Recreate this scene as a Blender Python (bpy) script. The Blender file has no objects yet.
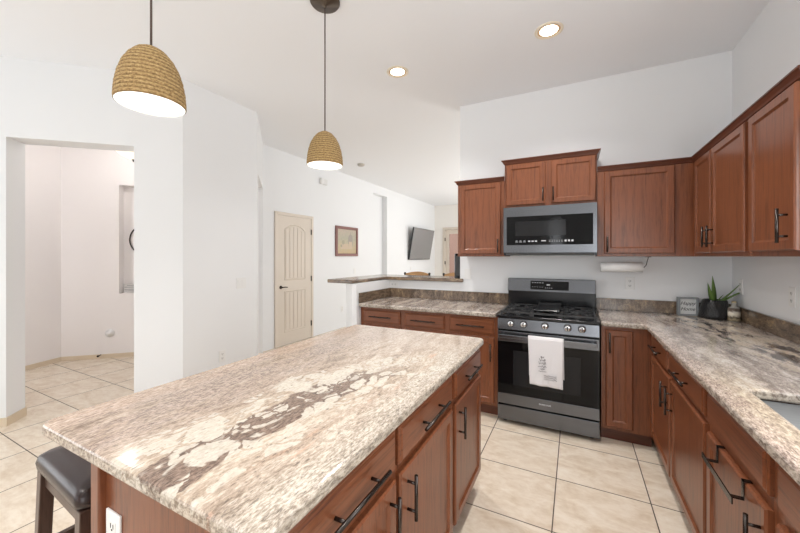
import bpy, bmesh, math, random
from mathutils import Vector, Matrix
random.seed(7)
SC = bpy.context.scene
COL = SC.collection
PI = math.pi

# ------------------------------------------------------------------ camera, world, lights, exposure
CAMZ = 1.40
cam_d = bpy.data.cameras.new('camera'); cam_d.lens = 341 / 800 * 36; cam_d.sensor_width = 36
cam_d.shift_y = -0.0125; cam_d.clip_start = 0.02
cam = bpy.data.objects.new('camera', cam_d); COL.objects.link(cam)
cam.location = (0, 0, CAMZ); cam.rotation_euler = (PI / 2, 0, math.atan(175 / 341))
SC.camera = cam
SC.view_settings.view_transform = 'Standard'; SC.view_settings.look = 'None'
SC.view_settings.gamma = 1; SC.view_settings.use_curve_mapping = False
SC.view_settings.exposure = 0.40
try:
    SC.cycles.max_bounces = 10; SC.cycles.diffuse_bounces = 6; SC.cycles.glossy_bounces = 4
    SC.cycles.sample_clamp_indirect = 6; SC.cycles.use_denoising = True
except Exception: pass

world = bpy.data.worlds.new('daylight'); SC.world = world; world.use_nodes = True
wn = world.node_tree; bg = wn.nodes['Background']
bg.inputs[0].default_value = (0.92, 0.96, 1.0, 1); bg.inputs[1].default_value = 1.0

def area(name, loc, rot, sx, sy, power, col=(1, 1, 1), shape='RECTANGLE', spread=None):
    l = bpy.data.lights.new(name, 'AREA'); l.shape = shape; l.size = sx; l.size_y = sy
    l.energy = power; l.color = col
    if spread: l.spread = spread
    o = bpy.data.objects.new(name, l); COL.objects.link(o); o.location = loc; o.rotation_euler = rot
    return o
# daylight through the windows behind and beside the camera, and in the family room; plus two added fill lights
area('window_daylight_rear', (-3.6, -2.78, 1.35), (PI / 2 + 0.55, 0, -0.15), 2.4, 1.9, 10, (0.95, 0.98, 1))
area('window_daylight_slim', (-0.42, -2.78, 1.3), (PI / 2, 0, 0), 0.22, 2.0, 5, (0.95, 0.98, 1))
area('added_fill_rear_right', (0.80, -2.78, 1.25), (PI / 2, 0, 0.08), 0.48, 2.0, 18, (0.95, 0.98, 1))  # added fill, brightens the wall under the cabinets; no glazed door known here
area('window_daylight_left', (-5.08, -1.3, 1.35), (PI / 2 + 0.45, 0, -PI / 2), 2.2, 1.9, 27, (0.95, 0.98, 1))
area('window_daylight_sink', (1.10, 0.92, 1.62), (PI / 2 + 0.25, 0, PI / 2), 1.0, 0.9, 17, (0.95, 0.98, 1))
area('window_daylight_family', (1.08, 7.4, 1.5), (PI / 2 + 0.5, 0, PI / 2), 3.2, 2.0, 72, (0.99, 0.99, 0.98))
area('added_fill_hall', (-5.36, 0.34, 1.35), (PI / 2, 0, -0.12), 0.5, 1.9, 9, (1, 0.97, 0.96))  # added fill to even out the hall, unseen; no window stands here
area('window_daylight_far', (-0.7, 10.36, 1.4), (PI / 2 + 0.4, 0, PI), 2.2, 2.0, 34, (0.99, 0.99, 0.98))
CANS = [(-0.17, 2.71), (-1.41, 2.70), (-0.17, 1.2), (-0.17, -0.4), (-1.41, -0.4), (-2.7, -0.9)]

# ------------------------------------------------------------------ materials
def new_mat(name):
    m = bpy.data.materials.new(name); m.use_nodes = True
    return m, m.node_tree, m.node_tree.nodes['Principled BSDF']
def simple(name, col, rough=0.5, metal=0.0, emit=None, es=1.0, bump=None, spec=None, coat=0):
    m, nt, b = new_mat(name)
    b.inputs['Base Color'].default_value = (*col, 1); b.inputs['Roughness'].default_value = rough
    b.inputs['Metallic'].default_value = metal
    if coat: b.inputs['Coat Weight'].default_value = coat; b.inputs['Coat Roughness'].default_value = 0.12
    if spec is not None: b.inputs['Specular IOR Level'].default_value = spec
    if emit: b.inputs['Emission Color'].default_value = (*emit, 1); b.inputs['Emission Strength'].default_value = es
    nz = nt.nodes.new('ShaderNodeTexNoise'); nz.inputs['Scale'].default_value = bump[0] if bump else 60
    tc = nt.nodes.new('ShaderNodeTexCoord'); nt.links.new(tc.outputs['Object'], nz.inputs['Vector'])
    bp = nt.nodes.new('ShaderNodeBump'); bp.inputs['Strength'].default_value = bump[1] if bump else 0.02
    bp.inputs['Distance'].default_value = 0.01
    nt.links.new(nz.outputs['Fac'], bp.inputs['Height']); nt.links.new(bp.outputs[0], b.inputs['Normal'])
    return m

class G:
    """small node-graph helper"""
    def __init__(s, name):
        s.m, s.nt, s.b = new_mat(name)
        s.tc = s.nt.nodes.new('ShaderNodeTexCoord')
        s.P = s.tc.outputs['Object']
    def n(s, t): return s.nt.nodes.new(t)
    def put(s, inp, v):
        if hasattr(v, 'links') or hasattr(v, 'is_output'): s.nt.links.new(v, inp)
        elif isinstance(v, (tuple, list)) and len(v) == 3 and inp.type == 'RGBA': inp.default_value = (*v, 1)
        else: inp.default_value = v
    def M(s, op, a, b=0.0, c=0.0, clamp=False):
        k = s.n('ShaderNodeMath'); k.operation = op; k.use_clamp = clamp
        s.put(k.inputs[0], a); s.put(k.inputs[1], b); s.put(k.inputs[2], c); return k.outputs[0]
    def V(s, op, a, b):
        k = s.n('ShaderNodeVectorMath'); k.operation = op; s.put(k.inputs[0], a); s.put(k.inputs[1], b); return k.outputs[0]
    def xyz(s, v):
        k = s.n('ShaderNodeSeparateXYZ'); s.put(k.inputs[0], v); return k.outputs
    def comb(s, x, y, z):
        k = s.n('ShaderNodeCombineXYZ'); s.put(k.inputs[0], x); s.put(k.inputs[1], y); s.put(k.inputs[2], z); return k.outputs[0]
    def noise(s, v, scale=5, detail=4, rough=0.55, dist=0):
        k = s.n('ShaderNodeTexNoise'); s.put(k.inputs['Vector'], v); k.inputs['Scale'].default_value = scale
        k.inputs['Detail'].default_value = detail; k.inputs['Roughness'].default_value = rough; k.inputs['Distortion'].default_value = dist
        return k
    def voro(s, v, scale=5, feature='F1', rnd=1.0):
        k = s.n('ShaderNodeTexVoronoi'); s.put(k.inputs['Vector'], v); k.inputs['Scale'].default_value = scale; k.feature = feature
        k.inputs['Randomness'].default_value = rnd
        return k
    def ramp(s, f, *st, interp='LINEAR'):
        k = s.n('ShaderNodeValToRGB'); s.put(k.inputs[0], f); r = k.color_ramp; r.interpolation = interp
        while len(r.elements) < len(st): r.elements.new(0.5)
        for e, (p, c) in zip(r.elements, st):
            e.position = p; e.color = (*c, 1) if isinstance(c, (tuple, list)) else (c, c, c, 1)
        return k.outputs[0]
    def mix(s, f, a, b, mode='MIX'):
        k = s.n('ShaderNodeMix'); k.data_type = 'RGBA'; k.blend_type = mode
        s.put(k.inputs[0], f); s.put(k.inputs[6], a); s.put(k.inputs[7], b); return k.outputs[2]
    def ss(s, v, lo, hi):
        k = s.n('ShaderNodeMapRange'); k.interpolation_type = 'SMOOTHSTEP'
        s.put(k.inputs[0], v); s.put(k.inputs[1], lo); s.put(k.inputs[2], hi); k.inputs[3].default_value = 0; k.inputs[4].default_value = 1
        return k.outputs[0]
    def bump(s, h, strength=0.2, dist=0.005):
        k = s.n('ShaderNodeBump'); k.inputs['Strength'].default_value = strength; k.inputs['Distance'].default_value = dist
        s.put(k.inputs['Height'], h); s.nt.links.new(k.outputs[0], s.b.inputs['Normal'])

def mat_wood(name, axis='z', dark=(0.075, 0.024, 0.011), mid=(0.200, 0.066, 0.028), rough=0.32):
    g = G(name); sc = {'z': (60, 60, 3.0), 'x': (3.0, 60, 60)}[axis]
    p = g.V('MULTIPLY', g.P, sc)
    n1 = g.noise(p, 1.0, 6, 0.6, 0.6).outputs[0]
    n2 = g.noise(g.V('MULTIPLY', g.P, tuple(k * 4 for k in sc)), 1.0, 4, 0.6).outputs[0]
    n3 = g.noise(g.P, 3.0, 3, 0.5).outputs[0]
    f = g.M('ADD', g.M('MULTIPLY', n1, 0.6), g.M('MULTIPLY', n2, 0.4))
    c = g.ramp(f, (0.34, dark), (0.50, mid), (0.70, tuple(k * 1.2 for k in mid)))
    c = g.mix(g.M('MULTIPLY', n3, 0.35), c, tuple(k * 0.75 for k in mid))
    g.put(g.b.inputs['Base Color'], c); g.b.inputs['Roughness'].default_value = rough
    g.b.inputs['Coat Weight'].default_value = 0.12; g.b.inputs['Coat Roughness'].default_value = 0.2
    g.b.inputs['Specular IOR Level'].default_value = 0.38; g.bump(n2, 0.06, 0.003); return g.m

def mat_granite(name, kind):
    g = G(name); P = g.P
    X, Y, Z = g.xyz(P); splash = kind.startswith('splash')
    wn_ = g.noise(P, 3.2, 4, 0.6).outputs['Color']
    warp = g.V('MULTIPLY', g.V('SUBTRACT', wn_, (0.5, 0.5, 0.5)), (0.14, 0.26, 0.1))
    W = g.V('ADD', P, warp); WX, WY, WZ = g.xyz(W)
    st = {'splash': (12, 9, 30), 'splash_up': (30, 30, 8)}.get(kind, (34, 6, 34))
    streak = g.noise(g.V('MULTIPLY', W, st), 1.0, 8, 0.75).outputs[0]
    streak2 = g.noise(g.V('MULTIPLY', W, tuple(k * 0.32 for k in st)), 1.0, 4, 0.6).outputs[0]
    gm = (1, 0.3, 1) if not splash else (1, 1, 1)
    grain = g.noise(g.V('MULTIPLY', P, gm), 190, 4, 0.75).outputs[0]
    grain2 = g.noise(g.V('MULTIPLY', W, gm), 75, 4, 0.7).outputs[0]
    f = g.M('ADD', g.M('MULTIPLY', streak, 0.5), g.M('ADD', g.M('MULTIPLY', streak2, 0.28), g.M('MULTIPLY', grain, 0.22)))
    if kind == 'island':
        base = g.ramp(f, (0.37, (0.12, 0.082, 0.06)), (0.44, (0.29, 0.215, 0.16)), (0.51, (0.44, 0.35, 0.275)), (0.60, (0.60, 0.525, 0.44)))
    elif kind == 'counter':
        base = g.ramp(f, (0.38, (0.12, 0.092, 0.08)), (0.45, (0.27, 0.22, 0.19)), (0.52, (0.40, 0.345, 0.305)), (0.60, (0.62, 0.56, 0.51)))
    else:
        base = g.ramp(f, (0.38, (0.030, 0.021, 0.015)), (0.46, (0.11, 0.075, 0.050)), (0.53, (0.20, 0.14, 0.095)), (0.61, (0.44, 0.31, 0.17)))
    def bell(v, c, w):
        return g.M('SUBTRACT', 1.0, g.ss(g.M('ABSOLUTE', g.M('SUBTRACT', v, c)), w * 0.35, w), clamp=True)
    def inv(v): return g.M('SUBTRACT', 1.0, v, clamp=True)
    def mul(*a):
        r = a[0]
        for k in a[1:]: r = g.M('MULTIPLY', r, k)
        return r
    if kind == 'island':
        # mauve-grey band on the seating side, pinkish rim
        base = g.mix(mul(bell(WX, -1.17, 0.22), g.ss(streak2, 0.36, 0.58), 0.8), base, g.mix(g.ss(grain, .35, .65), (0.17, 0.118, 0.095), (0.44, 0.34, 0.28)))
        base = g.mix(mul(bell(WX, -1.36, 0.10), 0.45), base, g.mix(g.ss(grain, .35, .65), (0.32, 0.215, 0.155), (0.60, 0.44, 0.34)))
        bend = g.M('MULTIPLY', g.M('MAXIMUM', g.M('SUBTRACT', Y, 1.05), 0.0), 0.45)
        dx = g.M('SUBTRACT', g.M('SUBTRACT', WX, -0.80), bend)
        wav = g.M('MULTIPLY', g.M('SUBTRACT', streak2, 0.5), 0.16); dxw = g.M('ADD', dx, wav)
        fade = inv(g.ss(Y, 1.05, 1.50))
        # tan bed round the vein
        base = g.mix(mul(bell(dx, -0.01, 0.20), inv(g.ss(Y, 1.4, 1.8)), 0.5), base, g.mix(g.ss(grain2, .4, .6), (0.34, 0.255, 0.18), (0.62, 0.54, 0.43)))
        # brown vein
        vn = g.ss(g.M('ADD', bell(dxw, 0.0, 0.105), g.M('MULTIPLY', g.M('SUBTRACT', grain2, 0.5), 0.8)), 0.34, 0.56)
        base = g.mix(mul(vn, fade, 0.9), base, g.mix(g.ss(grain, .35, .68), (0.085, 0.052, 0.038), (0.25, 0.17, 0.13)))
        # cream blocks, large on the seating side of the vein, small on the other
        jag = g.V('MULTIPLY', g.V('SUBTRACT', g.noise(P, 26, 3, .6).outputs['Color'], (.5, .5, .5)), (0.035, 0.035, 0))
        def clasts(scale, stretch, lo, band, gap):
            q = g.V('MULTIPLY', g.V('ADD', W, jag), (1.0, stretch, 1.0)); v = g.voro(q, scale); e = g.voro(q, scale, 'DISTANCE_TO_EDGE')
            return mul(g.ss(g.xyz(v.outputs['Color'])[0], lo, lo + 0.04), g.ss(e.outputs['Distance'], gap, gap + 0.06), band)
        b1 = g.ss(mul(bell(dxw, -0.105, 0.12), inv(g.ss(Y, 1.3, 1.7))), 0.25, 0.5)
        b2 = g.ss(mul(bell(dxw, 0.085, 0.10), inv(g.ss(Y, 1.2, 1.6))), 0.3, 0.6)
        cl = g.M('MAXIMUM', clasts(12, 0.62, 0.36, b1, 0.05), g.M('MAXIMUM', clasts(22, 0.6, 0.35, b2, 0.06), g.M('MAXIMUM', clasts(34, 0.7, 0.45, b1, 0.08), clasts(13, 0.6, 0.74, g.M('MULTIPLY', fade, g.ss(bell(dxw, 0, 0.14), .2, .4)), 0.06))))
        cream = g.mix(g.noise(P, 45, 5, .7).outputs[0], (0.42, 0.35, 0.27), (0.70, 0.655, 0.58))
        base = g.mix(g.M('MULTIPLY', cl, 0.92), base, cream)
        # rusty streaks, thin
        og = mul(bell(WX, -0.605, 0.045), g.ss(g.noise(g.V('MULTIPLY', P, (40, 2.4, 1)), 1.0, 4).outputs[0], 0.53, 0.63))
        base = g.mix(mul(og, 0.6, g.ss(grain, .3, .6), g.ss(g.noise(g.V('MULTIPLY', P, (8, 5, 1)), 1.0, 3).outputs[0], .48, .58)), base, (0.56, 0.27, 0.16))
        # cooler paler zone at the working edge
        base = g.mix(mul(g.ss(WX, -0.64, -0.50), 0.55), base, g.mix(g.ss(grain, .38, .62), (0.30, 0.265, 0.215), (0.63, 0.59, 0.52)))
        hl = mul(g.ss(g.noise(g.V('MULTIPLY', W, (26, 2.0, 1)), 1.0, 6, 0.75).outputs[0], 0.60, 0.68), 0.5, inv(cl))
        base = g.mix(hl, base, (0.22, 0.155, 0.115))
        base = g.mix(mul(g.ss(Y, 1.3, 1.9), 0.35), base, (0.55, 0.46, 0.385))
    if kind == 'counter':
        t = g.M('ADD', WX, g.M('MULTIPLY', g.M('SUBTRACT', Y, 2.7), 0.10))
        b1 = mul(bell(t, 0.90, 0.22), g.ss(Y, 1.8, 2.15))
        blot = g.noise(g.V('MULTIPLY', W, (15, 5.0, 1)), 1.0, 4, 0.55).outputs[0]
        base = g.mix(mul(b1, g.ss(blot, 0.50, 0.54), 0.85), base, g.mix(grain, (0.48, 0.38, 0.28), (0.74, 0.66, 0.54)))
        base = g.mix(mul(b1, inv(g.ss(blot, 0.42, 0.46)), 0.92), base, g.mix(g.ss(grain, .4, .7), (0.035, 0.03, 0.027), (0.14, 0.115, 0.10)))
        gold = mul(bell(WX, 0.54, 0.13), inv(g.ss(Y, 1.5, 2.2)), 0.65)
        base = g.mix(gold, base, g.mix(g.ss(grain2, .38, .62), (0.40, 0.31, 0.22), (0.80, 0.67, 0.49)))
        base = g.mix(mul(bell(WX, 0.465, 0.07), 0.5), base, g.mix(g.ss(grain, .38, .62), (0.21, 0.145, 0.125), (0.66, 0.53, 0.46)))
    if kind == 'counter': base = g.mix(mul(g.ss(streak2, 0.53, 0.60), 0.45), base, (0.66, 0.58, 0.49))
    if kind == 'counter' or kind == 'island':
        # clustered black mica and pale quartz grains
        base = g.mix(mul(inv(g.ss(g.noise(g.V('MULTIPLY', P, gm), 130, 2, .5).outputs[0], 0.30, 0.37)), 0.5), base, (0.055, 0.045, 0.04))
    base = g.mix(0.22, base, g.ramp(grain, (0.34, 0.12), (0.5, 0.5), (0.66, 0.88)), 'OVERLAY')
    if not splash:
        # the eased edge cuts across the bedding: browner and coarser
        geo = g.n('ShaderNodeNewGeometry'); nz = g.xyz(geo.outputs['Normal'])[2]
        side = inv(g.ss(g.M('ABSOLUTE', nz), 0.35, 0.75))
        base = g.mix(g.M('MULTIPLY', side, 0.55), base, g.mix(g.ss(grain2, .40, .60), (0.10, 0.075, 0.055), (0.52, 0.46, 0.38)))
    g.put(g.b.inputs['Base Color'], base)
    g.b.inputs['Roughness'].default_value = {'island': 0.12, 'counter': 0.075}.get(kind, 0.15)
    g.b.inputs['Specular IOR Level'].default_value = 0.5
    return g.m

def mat_floor():
    g = G('floor_tile'); P = g.P; X, Y, Z = g.xyz(P)
    PX, PY = 0.488, 0.468
    ux = g.M('DIVIDE', g.M('ADD', X, 0.593 + PX * 40), PX); uy = g.M('DIVIDE', g.M('SUBTRACT', Y, 2.365 - PY * 40), PY)
    fx = g.M('FRACT', ux); fy = g.M('FRACT', uy)
    ex = g.M('MULTIPLY', g.M('SUBTRACT', 0.5, g.M('ABSOLUTE', g.M('SUBTRACT', fx, 0.5))), PX)
    ey = g.M('MULTIPLY', g.M('SUBTRACT', 0.5, g.M('ABSOLUTE', g.M('SUBTRACT', fy, 0.5))), PY)
    e = g.M('MINIMUM', ex, ey)
    line = g.M('SUBTRACT', 1.0, g.ss(e, 0.0022, 0.0040), clamp=True)
    tid = g.comb(g.M('FLOOR', ux), g.M('FLOOR', uy), 0.0)
    wnz = g.n('ShaderNodeTexWhiteNoise'); wnz.noise_dimensions = '3D'; g.put(wnz.inputs[0], tid)
    off = g.V('MULTIPLY', wnz.outputs['Color'], (9, 9, 9))
    q = g.V('ADD', g.V('MULTIPLY', P, (3.2, 5.5, 1)), off)
    n1 = g.noise(q, 1.6, 6, 0.62, 0.8).outputs[0]; n2 = g.noise(q, 6.0, 5, 0.65).outputs[0]
    f = g.M('ADD', g.M('MULTIPLY', n1, 0.65), g.M('MULTIPLY', n2, 0.35))
    c = g.ramp(f, (0.34, (0.58, 0.46, 0.335)), (0.46, (0.68, 0.575, 0.455)), (0.56, (0.76, 0.67, 0.555)), (0.70, (0.83, 0.76, 0.66)))
    c = g.mix(g.M('MULTIPLY', wnz.outputs['Value'], 0.12), c, (0.62, 0.52, 0.42))
    c = g.mix(line, c, (0.085, 0.062, 0.048))
    g.put(g.b.inputs['Base Color'], c)
    g.put(g.b.inputs['Roughness'], g.M('ADD', 0.30, g.M('MULTIPLY', line, 0.5)))
    g.bump(g.M('SUBTRACT', g.M('MULTIPLY', n2, 0.1), line), 0.25, 0.002)
    return g.m

def mat_wall(name, col, sc=160, st=0.10, rough=0.7):
    g = G(name); n = g.noise(g.P, sc, 3, 0.6).outputs[0]; n2 = g.noise(g.P, 1.3, 2).outputs[0]
    g.put(g.b.inputs['Base Color'], g.mix(g.M('MULTIPLY', n2, 0.04), col, tuple(k * 0.9 for k in col)))
    g.b.inputs['Roughness'].default_value = rough; g.bump(n, st, 0.002); return g.m

def mat_rope():
    g = G('woven_rope'); P = g.P; X, Y, Z = g.xyz(P)
    ang = g.M('ARCTAN2', Y, X)
    v = g.comb(g.M('MULTIPLY', ang, 9.0), 0.0, g.M('MULTIPLY', Z, 170))
    n = g.noise(v, 1.0, 4, 0.7).outputs[0]; n2 = g.noise(P, 220, 3, 0.7).outputs[0]
    wv = g.M('MULTIPLY', g.M('SINE', g.M('ADD', g.M('MULTIPLY', Z, 2 * PI / 0.0148), g.M('MULTIPLY', n, 2.5))), 0.07)
    f = g.M('ADD', wv, g.M('ADD', g.M('MULTIPLY', n, 0.75), g.M('MULTIPLY', n2, 0.25)))
    g.put(g.b.inputs['Base Color'], g.ramp(f, (0.34, (0.13, 0.075, 0.026)), (0.50, (0.34, 0.215, 0.085)), (0.68, (0.58, 0.42, 0.20))))
    g.b.inputs['Roughness'].default_value = 0.85; g.bump(f, 0.9, 0.006); return g.m

def mat_brushed(name, col, rough=0.28, metal=0.9, sc=(3, 3, 260)):
    g = G(name); n = g.noise(g.V('MULTIPLY', g.P, sc), 1.0, 3).outputs[0]
    g.put(g.b.inputs['Base Color'], g.mix(n, tuple(k * 0.85 for k in col), tuple(k * 1.12 for k in col)))
    g.b.inputs['Metallic'].default_value = metal
    g.put(g.b.inputs['Roughness'], g.M('ADD', rough - 0.05, g.M('MULTIPLY', n, 0.1))); return g.m

WV = mat_wood('cherry_wood_upright', 'z'); WH = mat_wood('cherry_wood_level', 'x')
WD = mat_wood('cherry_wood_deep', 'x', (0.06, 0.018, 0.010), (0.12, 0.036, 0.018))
GI = mat_granite('granite_island', 'island'); GC = mat_granite('granite_counter', 'counter')
GS = mat_granite('granite_splash', 'splash_up'); GB = mat_granite('granite_bar', 'splash')
FLOOR = mat_floor()
WALL = mat_wall('wall_paint', (0.79, 0.80, 0.81)); CEIL = mat_wall('ceiling_paint', (0.845, 0.86, 0.885), 120, 0.12)
HALLP = mat_wall('hall_paint', (0.82, 0.785, 0.775)); FAMP = mat_wall('family_room_paint', (0.84, 0.815, 0.775))
BASEB = simple('baseboard_tile', (0.68, 0.57, 0.43), 0.45, bump=(12, 0.1))
CREAM = simple('cream_door_paint', (0.67, 0.595, 0.51), 0.42)
CREAM2 = simple('pale_trim_paint', (0.74, 0.68, 0.60), 0.42)
BRONZE = simple('oil_rubbed_bronze', (0.060, 0.050, 0.045), 0.26, 0.9)
STEELD = mat_brushed('black_stainless', (0.155, 0.16, 0.172), 0.24, 0.92)
STEEL = mat_brushed('stainless_steel', (0.22, 0.22, 0.218), 0.42, 0.95)
KNOB = simple('knob_silver', (0.62, 0.62, 0.63), 0.22, 0.95)
BLACKG = simple('black_glass', (0.004, 0.004, 0.0045), 0.05, 0, spec=0.22)
BLACKG2 = simple('dark_grey_glass', (0.016, 0.016, 0.017), 0.12, spec=0.22)
BLACK = simple('black_enamel', (0.008, 0.008, 0.009), 0.20, spec=0.35)
IRON = simple('cast_iron', (0.022, 0.022, 0.023), 0.42, bump=(300, 0.2))
WHITEP = simple('white_plastic', (0.78, 0.78, 0.77), 0.35)
SLOT = simple('dark_slot', (0.05, 0.05, 0.05), 0.6)
GREYP = simple('grey_marking', (0.55, 0.56, 0.58), 0.5)
PAPER = simple('paper_towel', (0.88, 0.88, 0.87), 0.9, bump=(90, 0.25))
CLOTH = simple('white_cotton', (0.74, 0.72, 0.73), 0.95, bump=(240, 0.35))
PRINT = simple('grey_print', (0.16, 0.15, 0.16), 0.9)
ROPE = mat_rope()
GLOW = simple('lamp_diffuser', (0.9, 0.9, 0.9), 0.5, emit=(1, 0.985, 0.96), es=1.1)
GLOWC = simple('downlight_lens', (0.9, 0.9, 0.9), 0.5, emit=(1, 0.93, 0.80), es=5.0)
GLOWH = simple('warm_glass_bowl', (0.9, 0.85, 0.75), 0.4, emit=(1, 0.86, 0.68), es=0.62)
CANTRIM = simple('downlight_trim', (0.82, 0.74, 0.60), 0.4)
CANIN = simple('downlight_baffle', (0.62, 0.42, 0.24), 0.45)
LEATHER = simple('espresso_leather', (0.022, 0.010, 0.009), 0.26, bump=(180, 0.10), spec=0.45)
STOOLW = mat_wood('espresso_wood', 'z', (0.035, 0.018, 0.013), (0.080, 0.045, 0.033), 0.35)
HONEY = mat_wood('honey_wood', 'x', (0.30, 0.15, 0.06), (0.52, 0.30, 0.13), 0.4)
GREYF = simple('grey_painted_wood', (0.30, 0.32, 0.33), 0.6)
WHITEC = simple('white_card', (0.80, 0.81, 0.80), 0.7)
INK = simple('black_ink', (0.03, 0.03, 0.03), 0.7)
LEAF = simple('aloe_green', (0.13, 0.23, 0.045), 0.45, bump=(40, 0.2))
SOIL = simple('potting_soil', (0.05, 0.032, 0.02), 0.95, bump=(90, 0.8))
BROWNF = simple('mahogany_frame', (0.20, 0.075, 0.060), 0.4)
TVB = simple('tv_black', (0.02, 0.02, 0.02), 0.35)
TVS = simple('tv_screen_reflection_grey', (0.23, 0.24, 0.245), 0.20, spec=1.0)  # grey base colour stands in for the room mirrored in the screen

# ------------------------------------------------------------------ mesh helpers
class MB:
    def __init__(s): s.v = []; s.f = []; s.sm = []
    def add(s, vs, fs, smooth=False):
        b = len(s.v); s.v += [tuple(p) for p in vs]
        for f in fs: s.f.append([b + i for i in f]); s.sm.append(smooth)
        return s
    def box(s, x0, x1, y0, y1, z0, z1):
        return s.add([(x0, y0, z0), (x1, y0, z0), (x1, y1, z0), (x0, y1, z0), (x0, y0, z1), (x1, y0, z1), (x1, y1, z1), (x0, y1, z1)],
              [(0, 3, 2, 1), (4, 5, 6, 7), (0, 1, 5, 4), (1, 2, 6, 5), (2, 3, 7, 6), (3, 0, 4, 7)])
    def prism(s, pts, z0, z1):
        n = len(pts)
        a = sum(pts[i][0] * pts[(i + 1) % n][1] - pts[(i + 1) % n][0] * pts[i][1] for i in range(n))
        if a < 0: pts = pts[::-1]
        return s.add([(x, y, z0) for x, y in pts] + [(x, y, z1) for x, y in pts],
              [tuple(range(n))[::-1], tuple(range(n, 2 * n))] + [(i, (i + 1) % n, n + (i + 1) % n, n + i) for i in range(n)])
    def tube(s, path, r, seg=10, cap=True):
        path = [Vector(p) for p in path]; n = len(path); rs = r if isinstance(r, (list, tuple)) else [r] * n
        t0 = (path[1] - path[0]).normalized(); up = Vector((0, 0, 1)) if abs(t0.z) < 0.9 else Vector((1, 0, 0))
        vs = []; nrm = t0.cross(up).normalized()
        for i, p in enumerate(path):
            t = (path[min(i + 1, n - 1)] - path[max(i - 1, 0)]).normalized()
            nrm = (nrm - t * nrm.dot(t)).normalized(); bi = t.cross(nrm)
            for k in range(seg):
                a = 2 * PI * k / seg; vs.append(p + (nrm * math.cos(a) + bi * math.sin(a)) * rs[i])
        fs = [(i * seg + k, i * seg + (k + 1) % seg, (i + 1) * seg + (k + 1) % seg, (i + 1) * seg + k) for i in range(n - 1) for k in range(seg)]
        s.add(vs, fs, True)
        if cap:
            b = len(s.v) - len(vs)
            s.f.append([b + k for k in range(seg)][::-1]); s.sm.append(False)
            s.f.append([b + (n - 1) * seg + k for k in range(seg)]); s.sm.append(False)
        return s
    def lathe(s, prof, c=(0, 0, 0), seg=32, axis='z', smooth=True):
        vs = []; n = len(prof)
        for r, h in prof:
            for k in range(seg):
                a = 2 * PI * k / seg; x, y = r * math.cos(a), r * math.sin(a)
                p = {'z': (x, y, h), 'y': (x, h, -y), 'x': (h, x, y)}[axis]
                vs.append((c[0] + p[0], c[1] + p[1], c[2] + p[2]))
        fs = [(i * seg + k, i * seg + (k + 1) % seg, (i + 1) * seg + (k + 1) % seg, (i + 1) * seg + k) for i in range(n - 1) for k in range(seg)]
        return s.add(vs, fs, smooth)
    def disc(s, c, r, seg=32, axis='z', flip=False):
        vs = []
        for k in range(seg):
            a = 2 * PI * k / seg; x, y = r * math.cos(a), r * math.sin(a)
            p = {'z': (x, y, 0), 'y': (x, 0, -y), 'x': (0, x, y)}[axis]
            vs.append((c[0] + p[0], c[1] + p[1], c[2] + p[2]))
        return s.add(vs, [tuple(range(seg))[::-1] if flip else tuple(range(seg))])
    def xf(s, M): s.v = [tuple(M @ Vector(p)) for p in s.v]; return s
    def build(s, name, mat, parent=None, bevel=0, seg=2, fix=True, loc=None, rot=None):
        me = bpy.data.meshes.new(name); me.from_pydata(s.v, [], s.f)
        me.polygons.foreach_set('use_smooth', s.sm); me.materials.append(mat)
        if fix:
            bm = bmesh.new(); bm.from_mesh(me); bmesh.ops.recalc_face_normals(bm, faces=bm.faces); bm.to_mesh(me); bm.free()
        o = bpy.data.objects.new(name, me); COL.objects.link(o)
        if parent: o.parent = parent
        if loc: o.location = loc
        if rot: o.rotation_euler = rot
        if bevel:
            b = o.modifiers.new('bevel', 'BEVEL'); b.width = bevel; b.segments = seg; b.limit_method = 'ANGLE'; b.angle_limit = math.radians(40)
            if seg > 2: b.harden_normals = False
        return o

def tag(o, label, cat, group=None, kind=None):
    o['label'] = label; o['category'] = cat
    if group: o['group'] = group
    if kind: o['kind'] = kind
    return o
def thing(name, label, cat, loc=(0, 0, 0), rz=0, group=None):
    o = bpy.data.objects.new(name, None); COL.objects.link(o); o.location = loc; o.rotation_euler = (0, 0, rz)
    o.empty_display_size = 0.1
    return tag(o, label, cat, group)
def struct(name, mb, mat, label=None, bevel=0):
    o = mb.build(name, mat, bevel=bevel); o['kind'] = 'structure'
    if label: o['label'] = label
    return o
def dup(o, parent=None):
    c = o.copy(); COL.objects.link(c); c.parent = parent
    for ch in list(o.children): dup(ch, c)
    return c
def text_mesh(name, body, size, mat, parent, M, depth=0.0006, shear=0.0, spacing=1.0, offset=0.0):
    cu = bpy.data.curves.new('txt', 'FONT'); cu.body = body; cu.size = size; cu.extrude = depth; cu.shear = shear
    cu.align_x = 'CENTER'; cu.align_y = 'CENTER'; cu.space_character = spacing; cu.offset = offset
    t = bpy.data.objects.new('txt', cu); COL.objects.link(t)
    me = bpy.data.meshes.new_from_object(t.evaluated_get(bpy.context.evaluated_depsgraph_get()))
    bpy.data.objects.remove(t); me.transform(M); me.materials.clear(); me.materials.append(mat)
    o = bpy.data.objects.new(name, me); COL.objects.link(o); o.parent = parent; return o
class Keys:
    def __init__(s): s.b = []
    def box(s, *a): s.b.append(a)
    def build_all(s, parent, M=None):
        for a in s.b:
            m = MB().box(*a)
            if M: m.xf(M)
            m.build('touch_key', GREYP, parent)
def face_y(x, y, z): return Matrix.Translation((x, y, z)) @ Matrix.Rotation(PI / 2, 4, 'X')   # text reading towards -Y

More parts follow.
